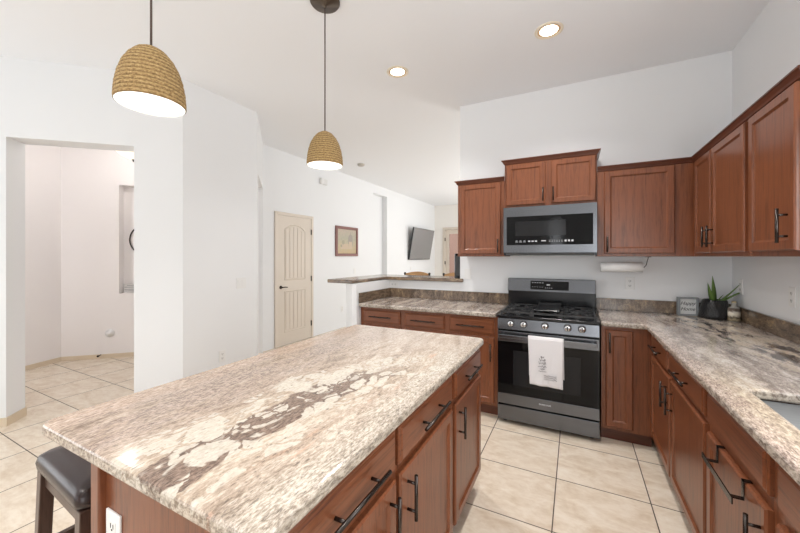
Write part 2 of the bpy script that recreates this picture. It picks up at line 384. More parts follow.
def wall(name, p0, p1, nrm, th, z1, mat, holes=(), z0=0.0, label=None):
    """vertical wall from p0 to p1 (inner face), thickness th along nrm; holes (s0,s1,za,zb) in metres along it"""
    p0 = Vector(p0); p1 = Vector(p1); d = p1 - p0; L = d.length; d.normalize(); nv = Vector(nrm).normalized() * th
    mb = MB()
    def seg(a, b, za, zb):
        if b - a < 1e-4 or zb - za < 1e-4: return
        q = [p0 + d * a, p0 + d * b, p0 + d * b + nv, p0 + d * a + nv]; mb.prism([(v.x, v.y) for v in q], za, zb)
    cur = 0
    for (a, b, za, zb) in sorted(holes):
        seg(cur, a, z0, z1); seg(a, b, z0, za); seg(a, b, zb, z1); cur = b
    seg(cur, L, z0, z1)
    return struct(name, mb, mat, label)

# ------------------------------------------------------------------ the shell
ZC = 3.05; XR = 1.12; YB = 3.645
struct('floor', MB().box(-6.4, 1.35, -3.0, 10.6, -0.08, 0), FLOOR)
struct('ceiling', MB().box(-6.4, 1.35, -3.0, 10.6, ZC, ZC + 0.1), CEIL)
wall('wall_right', (XR, -2.8), (XR, 10.42), (1, 0), 0.13, ZC, WALL, [(3.2, 4.24, 1.14, 2.1), (8.6, 11.8, 0.5, 2.5)])
wall('wall_kitchen_back', (-1.127, YB), (XR, YB), (0, 1), 0.13, ZC, WALL)
mb = MB(); mb.prism([(-2.14, 2.93), (-2.045, 2.90), (-2.01, 2.93), (-2.01, YB), (-1.128, YB), (-1.128, YB + 0.13), (-2.14, YB + 0.13)], 0, 1.118)
struct('wall_breakfast_bar', mb, WALL)
U = Vector((-0.7344, -0.6787)); A0 = Vector((-3.234, 1.894))
def onA(s): return (A0 + U * s).to_tuple()
sR = (Vector((-3.518, 1.631)) - A0).length; sL = (Vector((-4.18, 1.02)) - A0).length
wall('wall_hall_opening', A0, onA(2.7), (-0.6787, 0.7344), 0.20, ZC, WALL, [(sR, sL, 0, 2.39)])
wall('wall_left_front', onA(2.7), (onA(2.7)[0], -2.8), (-1, 0), 0.13, ZC, WALL, [(0.7, 2.3, 0.5, 2.4)])
wall('wall_rear', (-5.3, -2.8), (XR, -2.8), (0, -1), 0.13, ZC, WALL, [(0.45, 2.95, 0.4, 2.5), (4.76, 5.0, 0.3, 2.35), (5.84, 6.36, 0.2, 2.3)])
wall('wall_left_pier', (-3.234, 1.894), (-3.234, 2.72), (-1, 0), 0.13, ZC, WALL)
E0 = Vector((-3.234, 2.72)); E1 = Vector((-4.08, 3.54)); EL = (E1 - E0).length
wall('wall_left_corner', E0, E1, (-0.653, -0.757), 0.12, ZC, WALL, [(0.22, EL - 0.06, 0, 2.39)])
wall('wall_left_family', (-4.08, 3.54), (-4.08, 10.42), (-1, 0), 0.13, ZC, WALL, [(6.62 - 3.54, 7.26 - 3.54, 0, 2.85)])
wall('wall_family_alcove', (-4.213, 6.1), (-4.213, 8.6), (-1, 0), 0.1, ZC, WALL)
wall('wall_far', (-4.08, 10.42), (XR, 10.42), (0, 1), 0.13, ZC, FAMP, [(0.36, 1.22, 0, 2.26), (2.3, 4.5, 0.4, 2.4)])
H0 = Vector((-6.126, 1.991)); Hd = Vector((0.729, 0.6845)).normalized()
s_n = (Vector((-5.65, 2.438)) - H0).length
wall('wall_hall_niche', H0, (H0 + Hd * 2.6).to_tuple(), (-Hd.y, Hd.x), 0.16, ZC, HALLP, [(s_n, s_n + 0.62, 0.885, 2.395)])
nb = H0 + Vector((-Hd.y, Hd.x)) * 0.13
wall('wall_hall_niche_back', (nb + Hd * (s_n - 0.05)).to_tuple(), (nb + Hd * (s_n + 0.7)).to_tuple(), (-Hd.y, Hd.x), 0.05, 2.5, HALLP, z0=0.8)
wall('wall_hall_left', H0, (-5.52, 0.06), (-0.954, -0.3), 0.13, ZC, HALLP)
def base(name, p0, p1, nrm, h=0.055, mat=BASEB):
    return wall(name, p0, p1, nrm, 0.012, h, mat)
base('baseboard_hall_niche', (H0 + Hd * 0.0).to_tuple(), (H0 + Hd * 2.6).to_tuple(), (Hd.y, -Hd.x))
base('baseboard_hall_left', H0, (-5.52, 0.06), (0.954, 0.3))
base('baseboard_opening_left', onA(sL), onA(2.7), (0.6787, -0.7344), 0.07)
base('baseboard_opening_right', onA(0.0), onA(sR), (0.6787, -0.7344), 0.07)
jl = Vector(onA(sL)); base('baseboard_opening_jamb', (jl + Vector((0.6787, -0.7344)) * 0.012).to_tuple(), (jl + Vector((-0.6787, 0.7344)) * 0.2).to_tuple(), (0.7344, 0.6787), 0.07)
base('baseboard_left_pier', (-3.234, 1.894), (-3.234, 2.72), (1, 0), 0.07)

# pantry door in the long left wall (structure)
def make_door():
    root = bpy.data.objects.new('door_1', None); COL.objects.link(root); root.location = (-4.08, 3.80, 0); root.rotation_euler = (0, 0, PI / 2)
    root['kind'] = 'structure'; root['label'] = 'cream two panel interior door with arched top panel'
    W, Hh = 0.755, 2.045   # local x along wall, -y into the room
    tr = MB(); t = 0.05
    tr.box(-t, 0, -0.02, -0.001, 0, Hh + t); tr.box(W, W + t, -0.02, -0.001, 0, Hh + t); tr.box(0, W, -0.02, -0.001, Hh, Hh + t)
    tr.build('door_frame', CREAM, root, bevel=0.004)
    y0 = -0.012
    def arch(x0, x1, z0, z1, rise, ins):
        pts = [(x0 + ins, z0 + ins), (x1 - ins, z0 + ins)]
        n = 12
        for i in range(n + 1):
            u = i / n; x = (x1 - ins) + (x0 - x1 + 2 * ins) * u
            pts.append((x, z1 - ins - rise + rise * math.sin(PI * u) ** 0.8 if rise else z1 - ins))
            if not rise and i == 0: pts.pop(); pts.append((x1 - ins, z1 - ins))
            if not rise and i == n: pass
        if not rise: pts = [(x0 + ins, z0 + ins), (x1 - ins, z0 + ins), (x1 - ins, z1 - ins), (x0 + ins, z1 - ins)]
        return pts
    leaf = MB().box(0.003, W - 0.003, y0, -0.001, 0.008, Hh - 0.003)
    leaf.build('door_leaf', CREAM, root)
    for (z0, z1, rise) in ((1.02, 1.92, 0.09), (0.20, 0.86, 0)):
        # moulded ring and a planked panel inside it
        o_ = arch(0.14, W - 0.14, z0, z1, rise, 0); i_ = arch(0.14, W - 0.14, z0, z1, rise, 0.022)
        n = len(o_); mbp = MB()
        vs = [(x, y0 - 0.001, z) for x, z in o_] + [(x * 0.5 + a * 0.5, y0 - 0.009, z * 0.5 + b * 0.5) for (x, z), (a, b) in zip(o_, i_)] + [(x, y0 - 0.001, z) for x, z in i_]
        fs = [(k * n + i, k * n + (i + 1) % n, (k + 1) * n + (i + 1) % n, (k + 1) * n + i) for k in range(2) for i in range(n)]
        mbp.add(vs, fs)
        for j in range(5):
            xa = 0.165 + j * (W - 0.33) / 5
            zt = z1 - 0.03 - (rise * (1 - math.sin(PI * (j + 0.5) / 5) ** 0.8) if rise else 0) - (0.012 if rise else 0)
            mbp.box(xa + 0.005, xa + (W - 0.33) / 5 - 0.005, y0 - 0.006, y0 - 0.0005, z0 + 0.035, zt)
        mbp.build('door_panel', CREAM, root, bevel=0.002)
    hd = MB().lathe([(0.026, 0), (0.026, -0.008), (0.012, -0.012), (0.010, -0.045), (0, -0.045)], (0.065, y0, 0.92), 20, 'y')
    hd.tube([(0.065, y0 - 0.045, 0.92), (0.11, y0 - 0.048, 0.922), (0.165, y0 - 0.045, 0.915)], 0.008, 8)
    h = hd.build('door_handle', BRONZE, root); h['label'] = 'dark lever handle'
    for z in (0.25, 1.02, 1.82):
        k = MB().box(W - 0.012, W + 0.006, y0 - 0.012, y0 + 0.001, z - 0.045, z + 0.045).build('hinge', BRONZE, root)
make_door()

# french door at the far end with daylight outside
def make_french():
    root = bpy.data.objects.new('door_2', None); COL.objects.link(root); root.location = (-3.72, 10.42, 0)
    root['kind'] = 'structure'; root['label'] = 'cream glazed patio door in the far wall'
    f = MB(); f.box(-0.07, 0, -0.03, 0.0, 0, 2.33); f.box(0.86, 0.93, -0.03, 0.0, 0, 2.33); f.box(0, 0.86, -0.03, 0, 2.26, 2.33)
    f.build('door_frame', CREAM, root)
    l = MB(); l.box(0.005, 0.13, 0.02, 0.06, 0.005, 2.25); l.box(0.73, 0.855, 0.02, 0.06, 0.005, 2.25); l.box(0.13, 0.73, 0.02, 0.06, 0.005, 0.25); l.box(0.13, 0.73, 0.02, 0.06, 2.12, 2.25)
    l.build('door_leaf', CREAM, root, bevel=0.004)
    gm, nt, b = new_mat('clear_glass'); b.inputs['Transmission Weight'].default_value = 1; b.inputs['Roughness'].default_value = 0; b.inputs['IOR'].default_value = 1.1
    MB().box(0.13, 0.73, 0.037, 0.043, 0.25, 2.12).build('pane', gm, root)
    for z in (0.4, 1.2, 1.95): MB().box(0.0, 0.012, -0.035, 0.02, z - 0.05, z + 0.05).build('hinge', BRONZE, root)
make_french()
struct('wall_patio', MB().box(-6.5, 2, 14.0, 14.2, -0.05, 2.9), simple('patio_stucco', (0.66, 0.42, 0.34), 0.9, bump=(60, 0.4)))
struct('ground_patio', MB().box(-7, 3, 10.6, 20, -0.12, -0.02), simple('patio_paving', (0.55, 0.50, 0.44), 0.9, bump=(20, 0.4)))

# window frames behind the camera and in the family room (they only light the room)
def winframe(name, x0, x1, z0, z1, along, pos):
    mb = MB()
    for a0, a1, b0, b1 in ((x0, x0 + .05, z0, z1), (x1 - .05, x1, z0, z1), ((x0 + x1) / 2 - .025, (x0 + x1) / 2 + .025, z0, z1), (x0, x1, z0, z0 + .05), (x0, x1, z1 - .05, z1)):
        if along == 'x': mb.box(a0, a1, pos - .03, pos + .03, b0, b1)
        else: mb.box(pos - .03, pos + .03, a0, a1, b0, b1)
    struct(name, mb, WHITEP)
winframe('window_1', -4.85, -2.35, 0.4, 2.5, 'x', -2.87)
winframe('window_5', 0.40, 1.44, 1.14, 2.1, 'y', XR + 0.08)
winframe('window_2', 5.8, 9.0, 0.5, 2.5, 'y', XR + 0.08)
winframe('window_3', -1.78, 0.42, 0.4, 2.4, 'x', 10.5)
_x = onA(2.7)
winframe('window_4', _x[1] - 2.3, _x[1] - 0.7, 0.5, 2.4, 'y', _x[0] - 0.08)

# ------------------------------------------------------------------ cabinets
def shaker(mb, x0, x1, z0, z1, y=-0.02, st=0.043, rec=0.009, ch=0.010):
    """door with outer eased edge, frame, sloped inner bead and recessed panel; front faces -y, back at y=0"""
    e = 0.006
    def ring(i, yy): return [(x0 + i, yy, z0 + i), (x1 - i, yy, z0 + i), (x1 - i, yy, z1 - i), (x0 + i, yy, z1 - i)]
    rings = [ring(0, 0), ring(0, y + e), ring(e, y), ring(st, y), ring(st + ch * 0.4, y + rec * 0.5), ring(st + ch, y + rec)]
    vs = sum(rings, []); fs = [(k * 4 + i, k * 4 + (i + 1) % 4, (k + 1) * 4 + (i + 1) % 4, (k + 1) * 4 + i) for k in range(5) for i in range(4)]
    fs += [(0, 1, 2, 3), (20, 21, 22, 23)]
    mb.add(vs, fs)
    return mb
def slabfront(mb, x0, x1, z0, z1, y=-0.02):
    def ring(i, yy): return [(x0 + i, yy, z0 + i), (x1 - i, yy, z0 + i), (x1 - i, yy, z1 - i), (x0 + i, yy, z1 - i)]
    rings = [ring(0, 0), ring(0, y + .010), ring(.005, y + .006), ring(.009, y + .006), ring(.015, y)]
    vs = sum(rings, []); fs = [(k * 4 + i, k * 4 + (i + 1) % 4, (k + 1) * 4 + (i + 1) % 4, (k + 1) * 4 + i) for k in range(4) for i in range(4)]
    fs += [(0, 1, 2, 3), (16, 17, 18, 19)]
    return mb.add(vs, fs)
def pull(parent, x, z, L, vert, y=-0.02, off=0.032, r=0.006):
    mb = MB(); h = L / 2; s = h * 0.62
    if vert:
        mb.tube([(x, y - off, z - h), (x, y - off, z + h)], r, 12)
        for k in (-s, s): mb.tube([(x, y, z + k), (x, y - off, z + k)], r * 0.8, 8)
    else:
        mb.tube([(x - h, y - off, z), (x + h, y - off, z)], r, 12)
        for k in (-s, s): mb.tube([(x + k, y, z), (x + k, y - off, z)], r * 0.8, 8)
    o = mb.build('handle', BRONZE, parent); o['label'] = 'dark bronze bar handle'; return o
def door_part(root, x0, x1, z0, z1, hx=None, hz=None, L=0.15):
    d = shaker(MB(), x0, x1, z0, z1).build('door', WV, root)
    if hx is not None: pull(d, hx, hz, L, True)
    return d
def drawer_part(root, x0, x1, z0, z1, L=0.25, name='drawer'):
    d = slabfront(MB(), x0, x1, z0, z1).build(name, WH, root)
    if L: pull(d, (x0 + x1) / 2, (z0 + z1) / 2, L, False)
    return d
DZ0, DZ1, OZ0, OZ1 = 0.722, 0.852, 0.125, 0.697
def base_cab(label, loc, rz, w, depth, fronts, group=None, kick=True, name='base_cabinet', hollow=False):
    root = thing(name, label, 'cabinet', loc, rz, group)
    if hollow: MB().box(0, w, 0, 0.02, 0.10, 0.874).box(0, 0.02, 0.02, depth, 0.10, 0.874).box(w - 0.02, w, 0.02, depth, 0.10, 0.874).box(0.02, w - 0.02, 0.02, depth, 0.10, 0.12).build('body', WV, root)
    else: MB().box(0, w, 0.0, depth, 0.10, 0.874).build('body', WV, root)
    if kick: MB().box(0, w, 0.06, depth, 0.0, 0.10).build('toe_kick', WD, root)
    for f in fronts:
        if f[0] == 'door': door_part(root, *f[1:])
        elif f[0] == 'drawer': drawer_part(root, f[1], f[2], DZ0, DZ1)
        elif f[0] == 'false': drawer_part(root, f[1], f[2], DZ0, DZ1, 0, 'false_drawer')
    return root
g_b = None
hzb = OZ1 - 0.125
# back run left of the range, face frame at Y 3.01, X -1.948 .. -0.595 (local x = X + 1.948)
base_cab('cherry base cabinet against the bar wall, farthest left of the back run', (-2.006, 3.01, 0), 0, 0.495, 0.60,
         [('drawer', 0.04, 0.47), ('door', 0.04, 0.47, OZ0, OZ1, 0.44, hzb)])
base_cab('cherry base cabinet in the middle of the left back run, mostly behind the island', (-1.51, 3.01, 0), 0, 0.457, 0.60,
         [('drawer', 0.022, 0.435), ('door', 0.022, 0.435, OZ0, OZ1, 0.05, hzb)])
base_cab('cherry base cabinet directly left of the range', (-1.053, 3.01, 0), 0, 0.458, 0.60,
         [('drawer', 0.024, 0.432), ('door', 0.024, 0.432, OZ0, OZ1, 0.405, hzb)])
# right of the range
base_cab('narrow cherry base cabinet between the range and the corner', (0.178, 3.01, 0), 0, 0.322, 0.60,
         [('door', 0.028, 0.20, OZ0, 0.852, 0.052, 0.76)])
# right run, faces -X, face frame plane X 0.50; local x runs towards -Y
base_cab('cherry two drawer base cabinet nearest the corner on the right run', (0.502, 3.006, 0), -PI / 2, 1.156, 0.60,
         [('drawer', 0.021, 0.491), ('drawer', 0.536, 1.131), ('door', 0.021, 0.546, OZ0, OZ1, 0.501, 0.585), ('door', 0.571, 1.141, OZ0, OZ1, 0.621, 0.585)])
base_cab('cherry sink base cabinet with two plain false drawer fronts', (0.50, 1.85, 0), -PI / 2, 1.06, 0.60,
         [('false', 0.025, 0.515), ('false', 0.57, 1.04), ('door', 0.025, 0.515, OZ0, 0.682, 0.488, 0.565), ('door', 0.57, 1.04, OZ0, 0.682, 0.61, 0.565)], hollow=True)
# island: body X -1.16 .. -0.52, Y 0.47 .. 2.0 ; faces +X ; local x runs along +Y
isl = thing('kitchen_island', 'large cherry kitchen island cabinet with drawers and doors on its right side', 'kitchen island', (-0.52, 0.465, 0), PI / 2)
MB().box(0, 1.59, 0.0, 0.64, 0.10, 0.874).build('body', WV, isl)
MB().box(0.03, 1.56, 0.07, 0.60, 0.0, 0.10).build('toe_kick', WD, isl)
for x0, x1, hx in ((0.025, 0.489, 0.445), (0.516, 1.044, 0.565), (1.089, 1.57, 1.135)):
    drawer_part(isl, x0, x1, DZ0, DZ1, 0.26); door_part(isl, x0, x1, OZ0, OZ1, hx, 0.60)
# corner posts of the end panel facing the camera (local y = distance towards -X)
for y0, y1 in ((0.615, 0.66), (-0.012, 0.03)):
    MB().box(-0.022, 0.03, y0, y1, 0.02, 0.874).build('corner_post', WV, isl, bevel=0.004)
MB().box(-0.004, 0.0, 0.03, 0.615, 0.02, 0.874).build('end_panel', WV, isl)

# upper cabinets
def crown(root, pts, z0=2.12, z1=2.155, p=0.028, left=True, right=True):
    """open path of face-plane points (local), moulding projecting outwards"""
    prof = [(0.0, z0 - 0.004), (0.008, z0), (0.012, z0 + (z1 - z0) * .3), (p * 0.75, z0 + (z1 - z0) * .72), (p, z0 + (z1 - z0) * .8), (p, z1), (0, z1)]
    mb = MB(); n = len(pts); vs = []
    for i, q in enumerate(pts):
        q = Vector(q)
        d0 = (q - Vector(pts[i - 1])).normalized() if i else None; d1 = (Vector(pts[i + 1]) - q).normalized() if i < n - 1 else None
        n0 = Vector((d0.y, -d0.x)) if d0 else None; n1 = Vector((d1.y, -d1.x)) if d1 else None
        if n0 is None: m = n1
        elif n1 is None: m = n0
        else: m = (n0 + n1); m = m / m.dot(n0)
        for o, z in prof: vs.append((q.x + m.x * o, q.y + m.y * o, z))
    k = len(prof)
    fs = [(i * k + j, i * k + (j + 1) % k, (i + 1) * k + (j + 1) % k, (i + 1) * k + j) for i in range(n - 1) for j in range(k)]
    fs += [tuple(range(k)), tuple((n - 1) * k + j for j in range(k))]
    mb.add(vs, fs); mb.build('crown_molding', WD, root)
def upper(label, loc, rz, w, depth, z0, z1, doors, crown_pts, group=None):
    root = thing('wall_cabinet', label, 'cabinet', loc, rz, group)
    MB().box(0, w, 0, depth, z0, z1).build('body', WV, root, bevel=0.002)
    for d in doors: door_part(root, *d)
    if crown_pts: crown(root, crown_pts, z1, z1 + 0.035)
    return root
UY = 3.33; UD = YB - UY - 0.002
upper('cherry wall cabinet left of the microwave, one door', (-1.052, UY, 0), 0, 0.458, UD, 1.40, 2.12,
      [(0.03, 0.424, 1.425, 2.108, 0.403, 1.50, 0.13)], [(0, UD), (0, 0), (0.458, 0)])
upper('raised cherry wall cabinet above the microwave, two doors', (-0.592, UY, 0), 0, 0.757, UD, 1.852, 2.27,
      [(0.016, 0.357, 1.875, 2.258, 0.338, 1.955, 0.12), (0.402, 0.749, 1.875, 2.258, 0.421, 1.955, 0.12)], [(0, UD), (0, 0), (0.757, 0), (0.757, UD)])
upper('wide cherry wall cabinet right of the microwave, one door, by the corner', (0.167, UY, 0), 0, 0.643, UD, 1.40, 2.12,
      [(0.05, 0.52, 1.425, 2.108, 0.072, 1.50, 0.13)], [(0, 0), (0.643, 0)])
upper('cherry wall cabinet on the right wall, two doors, nearest the corner', (0.81, UY, 0), -PI / 2, 0.935, XR - 0.812, 1.40, 2.12,
      [(0.06, 0.393, 1.425, 2.108, 0.368, 1.53, 0.14), (0.42, 0.905, 1.425, 2.108, 0.455, 1.53, 0.14)], [(0.0, 0), (0.937, 0)])
upper('cherry wall cabinet at the near end of the right wall, one door', (0.81, UY - 0.937, 0), -PI / 2, 0.452, XR - 0.812, 1.40, 2.12,
      [(0.018, 0.436, 1.425, 2.108, 0.385, 1.53, 0.145)], [(0, 0), (0.452, 0), (0.452, XR - 0.812)])

# ------------------------------------------------------------------ stone tops
def rounded(x0, x1, y0, y1, r, n=6):
    pts = []
    for cx, cy, a0 in ((x1 - r, y0 + r, -PI / 2), (x1 - r, y1 - r, 0), (x0 + r, y1 - r, PI / 2), (x0 + r, y0 + r, PI)):
        for i in range(n + 1):
            a = a0 + PI / 2 * i / n; pts.append((cx + r * math.cos(a), cy + r * math.sin(a)))
    return pts
def slab(name, pts, z0, z1, mat, label, cat='countertop', bev=0.012, cut=None):
    o = MB().prism(pts, z0, z1).build(name, mat)
    if cut:
        c = MB().prism(cut, z0 - 0.05, z1 + 0.05).build('cutter', mat)
        bo = o.modifiers.new('b', 'BOOLEAN'); bo.object = c; bo.operation = 'DIFFERENCE'; bo.solver = 'EXACT'
        me = bpy.data.meshes.new_from_object(o.evaluated_get(bpy.context.evaluated_depsgraph_get()))
        o.modifiers.clear(); o.data = me; bpy.data.objects.remove(c)
    b = o.modifiers.new('bevel', 'BEVEL'); b.width = bev; b.segments = 4; b.limit_method = 'ANGLE'; b.angle_limit = math.radians(50)
    for p in o.data.polygons: p.use_smooth = False
    return tag(o, label, cat)
slab('island_countertop', rounded(-1.405, -0.478, 0.405, 2.045, 0.040), 0.876, 0.914, GI, 'polished cream and brown veined granite top on the island')
slab('countertop', [(-2.008, 2.965), (-0.601, 2.965), (-0.601, 3.643), (-2.008, 3.643)], 0.876, 0.914, GC, 'granite countertop left of the range, below the raised bar')
slab('countertop', [(0.174, 2.965), (0.45, 2.965), (0.45, 0.75), (XR - .002, 0.75), (XR - .002, YB - .002), (0.174, YB - .002)], 0.876, 0.914, GC,
     'L-shaped granite countertop right of the range, holding the sink', cut=rounded(0.568, 1.00, 0.90, 1.71, 0.05))
T = 0.02
tag(MB().box(-1.988, -0.601, YB - .001 - T, YB - .001, 0.915, 1.02).build('backsplash', GS, bevel=0.002), 'low brown granite backsplash strip behind the left back counter', 'backsplash')
tag(MB().box(-2.008, -1.988, 2.967, YB - .001, 0.915, 1.02).build('backsplash', GB, bevel=0.002), 'short granite backsplash return below the bar at the counter end', 'backsplash')
tag(MB().box(0.174, XR - .001 - T, YB - .001 - T, YB - .001, 0.915, 1.02).build('backsplash', GS, bevel=0.002), 'brown granite backsplash strip behind the range-side counter, right of the range', 'backsplash')
tag(MB().box(XR - .001 - T, XR - .001, 0.75, YB - .001, 0.915, 1.02).build('backsplash', GB, bevel=0.002), 'long brown granite backsplash strip along the right wall', 'backsplash')
slab('bar_countertop', [(-2.36, 2.89), (-2.03, 2.89), (-2.03, 3.60), (-1.085, 3.60), (-1.085, 3.643), (-1.13, 3.643), (-1.13, 4.02), (-2.36, 4.02)], 1.12, 1.158, GB, 'raised granite breakfast bar top on the white half wall', bev=0.010)

# sink
sk = thing('kitchen_sink', 'stainless undermount sink set into the right countertop', 'sink', (0.784, 1.305, 0.874))
def basin():
    ro = rounded(-0.225, 0.225, -0.415, 0.415, 0.06); ri = rounded(-0.195, 0.195, -0.385, 0.385, 0.05); n = len(ro)
    vs = [(x, y, 0) for x, y in ro] + [(x * 0.97, y * 0.985, 0.0) for x, y in ro] + [(x, y, -0.18) for x, y in ri] + [(x * 0.9, y * 0.95, -0.19) for x, y in ri]
    vs += [(x * 0.92, y * 0.96, -0.20) for x, y in ri] + [(x * 1.02, y * 1.01, -0.18) for x, y in ri] 
    fs = [(k * n + i, k * n + (i + 1) % n, (k + 1) * n + (i + 1) % n, (k + 1) * n + i) for k in range(3) for i in range(n)]
    fs.append(tuple(3 * n + i for i in range(n)))
    return MB().add(vs[:4 * n], fs, True)
basin().build('basin', STEEL, sk, fix=False)
MB().lathe([(0.0, -0.188), (0.038, -0.188), (0.042, -0.187), (0.045, -0.1895)], (0, 0, 0), 24).build('drain', KNOB, sk)

# ------------------------------------------------------------------ range
X0, X1 = -0.586, 0.168; W = X1 - X0
rg = thing('gas_range', 'black stainless freestanding gas range with five silver knobs', 'range', (X0, 2.95, 0))
MB().box(0.002, W - 0.002, 0.03, 0.665, 0.03, 0.90).build('body', BLACK, rg)
for x in (0.05, W - 0.05):
    for y in (0.08, 0.60): MB().lathe([(0.0, 0), (0.018, 0), (0.018, 0.03), (0, 0.03)], (x, y, 0), 12).build('foot', BLACK, rg)
MB().box(0.003, W - 0.003, 0.0, 0.03, 0.035, 0.155).build('storage_drawer', STEELD, rg, bevel=0.004)
od = MB().box(0.003, W - 0.003, 0.0, 0.03, 0.168, 0.255).box(0.003, W - 0.003, 0.0, 0.03, 0.69, 0.775).box(0.003, W - 0.003, 0.012, 0.03, 0.255, 0.69).build('oven_door', STEELD, rg, bevel=0.003)
MB().box(0.004, W - 0.004, 0.003, 0.011, 0.256, 0.689).build('door_glass', BLACKG, od)
MB().box(0.13, W - 0.13, 0.0025, 0.004, 0.33, 0.62).build('oven_window', BLACKG2, od)
hb = MB().box(0.02, W - 0.02, -0.055, -0.038, 0.728, 0.756)
for x in (0.05, W - 0.05): hb.box(x - 0.012, x + 0.012, -0.04, 0.002, 0.730, 0.754)
hb.build('handle', STEELD, od, bevel=0.004)
text_mesh('logo', 'SAMSUNG', 0.018, GREYP, od, face_y(W / 2 - 0.005, -0.001, 0.213), spacing=1.1, offset=0.0003)
cp = MB(); cp.add([(0.003, 0.0, 0.79), (W - .003, 0.0, 0.79), (W - .003, 0.012, 0.882), (0.003, 0.012, 0.882), (0.003, 0.06, 0.79), (W - .003, 0.06, 0.79), (W - .003, 0.06, 0.882), (0.003, 0.06, 0.882)],
       [(0, 1, 2, 3), (4, 7, 6, 5), (3, 2, 6, 7), (0, 4, 5, 1), (0, 3, 7, 4), (1, 5, 6, 2)])
cpo = cp.build('control_panel', STEELD, rg, bevel=0.003)
for kx in (0.112, 0.212, 0.373, 0.535, 0.634):
    k = MB().lathe([(0.0285, 0.006), (0.0285, -0.006), (0.024, -0.009), (0.022, -0.030), (0.019, -0.034), (0.0, -0.034)], (kx, 0.002, 0.845), 24, 'y').build('knob', KNOB, rg)
    MB().box(kx - 0.004, kx + 0.004, -0.038, -0.031, 0.829, 0.861).build('knob_grip', SLOT, k)
ct = MB(); ct.box(-0.002, W + 0.002, -0.005, 0.62, 0.884, 0.908); ct.build('cooktop', BLACK, rg, bevel=0.006, seg=3)
def grate(x0, x1):
    m = MB(); y0, y1, z = 0.03, 0.555, 0.94; r = 0.0065
    for x in (x0, x1): m.box(x - r, x + r, y0, y1, z - 0.014, z)
    for y in (y0, (y0 + y1) / 2, y1): m.box(x0, x1, y - r, y + r, z - 0.014, z)
    cx = (x0 + x1) / 2
    for cy in (y0 * .75 + y1 * .25, y0 * .25 + y1 * .75):
        for a in range(4):
            an = a * PI / 2 + PI / 4
            m.tube([(cx + .035 * math.cos(an), cy + .035 * math.sin(an), z - .005), (cx + .10 * math.cos(an), cy + .11 * math.sin(an), z - .005)], 0.006, 6)
        m.box(x0, cx - 0.04, cy - r, cy + r, z - .013, z - .001); m.box(cx + .04, x1, cy - r, cy + r, z - .013, z - .001)
    for x in (x0, x1):
        for y in (y0, y1): m.box(x - .008, x + .008, y - .008, y + .008, 0.907, z - .002)
    return m
for x0, x1 in ((0.03, 0.262), (0.492, W - 0.03)):
    grate(x0, x1).build('grate', IRON, rg)
    for y in (0.165, 0.42):
        b = MB().lathe([(0.05, 0.908), (0.05, 0.914), (0.036, 0.918), (0.036, 0.926), (0.0, 0.928)], ((x0 + x1) / 2, y, 0), 24).build('burner', IRON, rg)
grate(0.278, 0.476).build('grate', IRON, rg)
gd = MB().box(0.278, 0.476, 0.09, 0.48, 0.941, 0.958).box(0.278, 0.476, 0.46, 0.49, 0.941, 0.975)
gd.box(0.262, 0.278, 0.24, 0.33, 0.944, 0.955).box(0.476, 0.492, 0.24, 0.33, 0.944, 0.955)
gd.build('griddle', BLACK, rg, bevel=0.006, seg=3)
bgp = MB().box(-0.012, W + 0.001, 0.60, 0.665, 0.905, 1.07); bgp.build('riser', BLACK, rg, bevel=0.004)
bg2 = MB(); bg2.add([(-.013, 0.575, 1.06), (W, 0.575, 1.06), (W, 0.60, 1.185), (-.013, 0.60, 1.185), (-.013, 0.665, 1.06), (W, 0.665, 1.06), (W, 0.665, 1.185), (-.013, 0.665, 1.185)],
       [(0, 1, 2, 3), (4, 7, 6, 5), (3, 2, 6, 7), (0, 4, 5, 1), (0, 3, 7, 4), (1, 5, 6, 2)])
bgo = bg2.build('backguard', STEELD, rg, bevel=0.004)
Mb = Matrix.Translation((0, 0.575, 1.06)) @ Matrix.Rotation(math.atan2(0.025, 0.125), 4, 'X').inverted()
dp = MB().box(0.20, 0.535, -0.003, 0.003, 0.022, 0.105); dp.xf(Mb); dpo = dp.build('display', BLACKG, bgo)
m2 = Keys()
for i in range(5): m2.box(0.215 + i * 0.022, 0.227 + i * 0.022, -0.0042, -0.003, 0.085, 0.090)
for i in range(5): m2.box(0.215 + i * 0.022, 0.225 + i * 0.022, -0.0042, -0.003, 0.045, 0.048)
m2.box(0.345, 0.375, -0.0042, -0.003, 0.064, 0.076)
for i in range(4): m2.box(0.33 + i * 0.018, 0.341 + i * 0.018, -0.0042, -0.003, 0.038, 0.042)
m2.build_all(dpo, Mb)

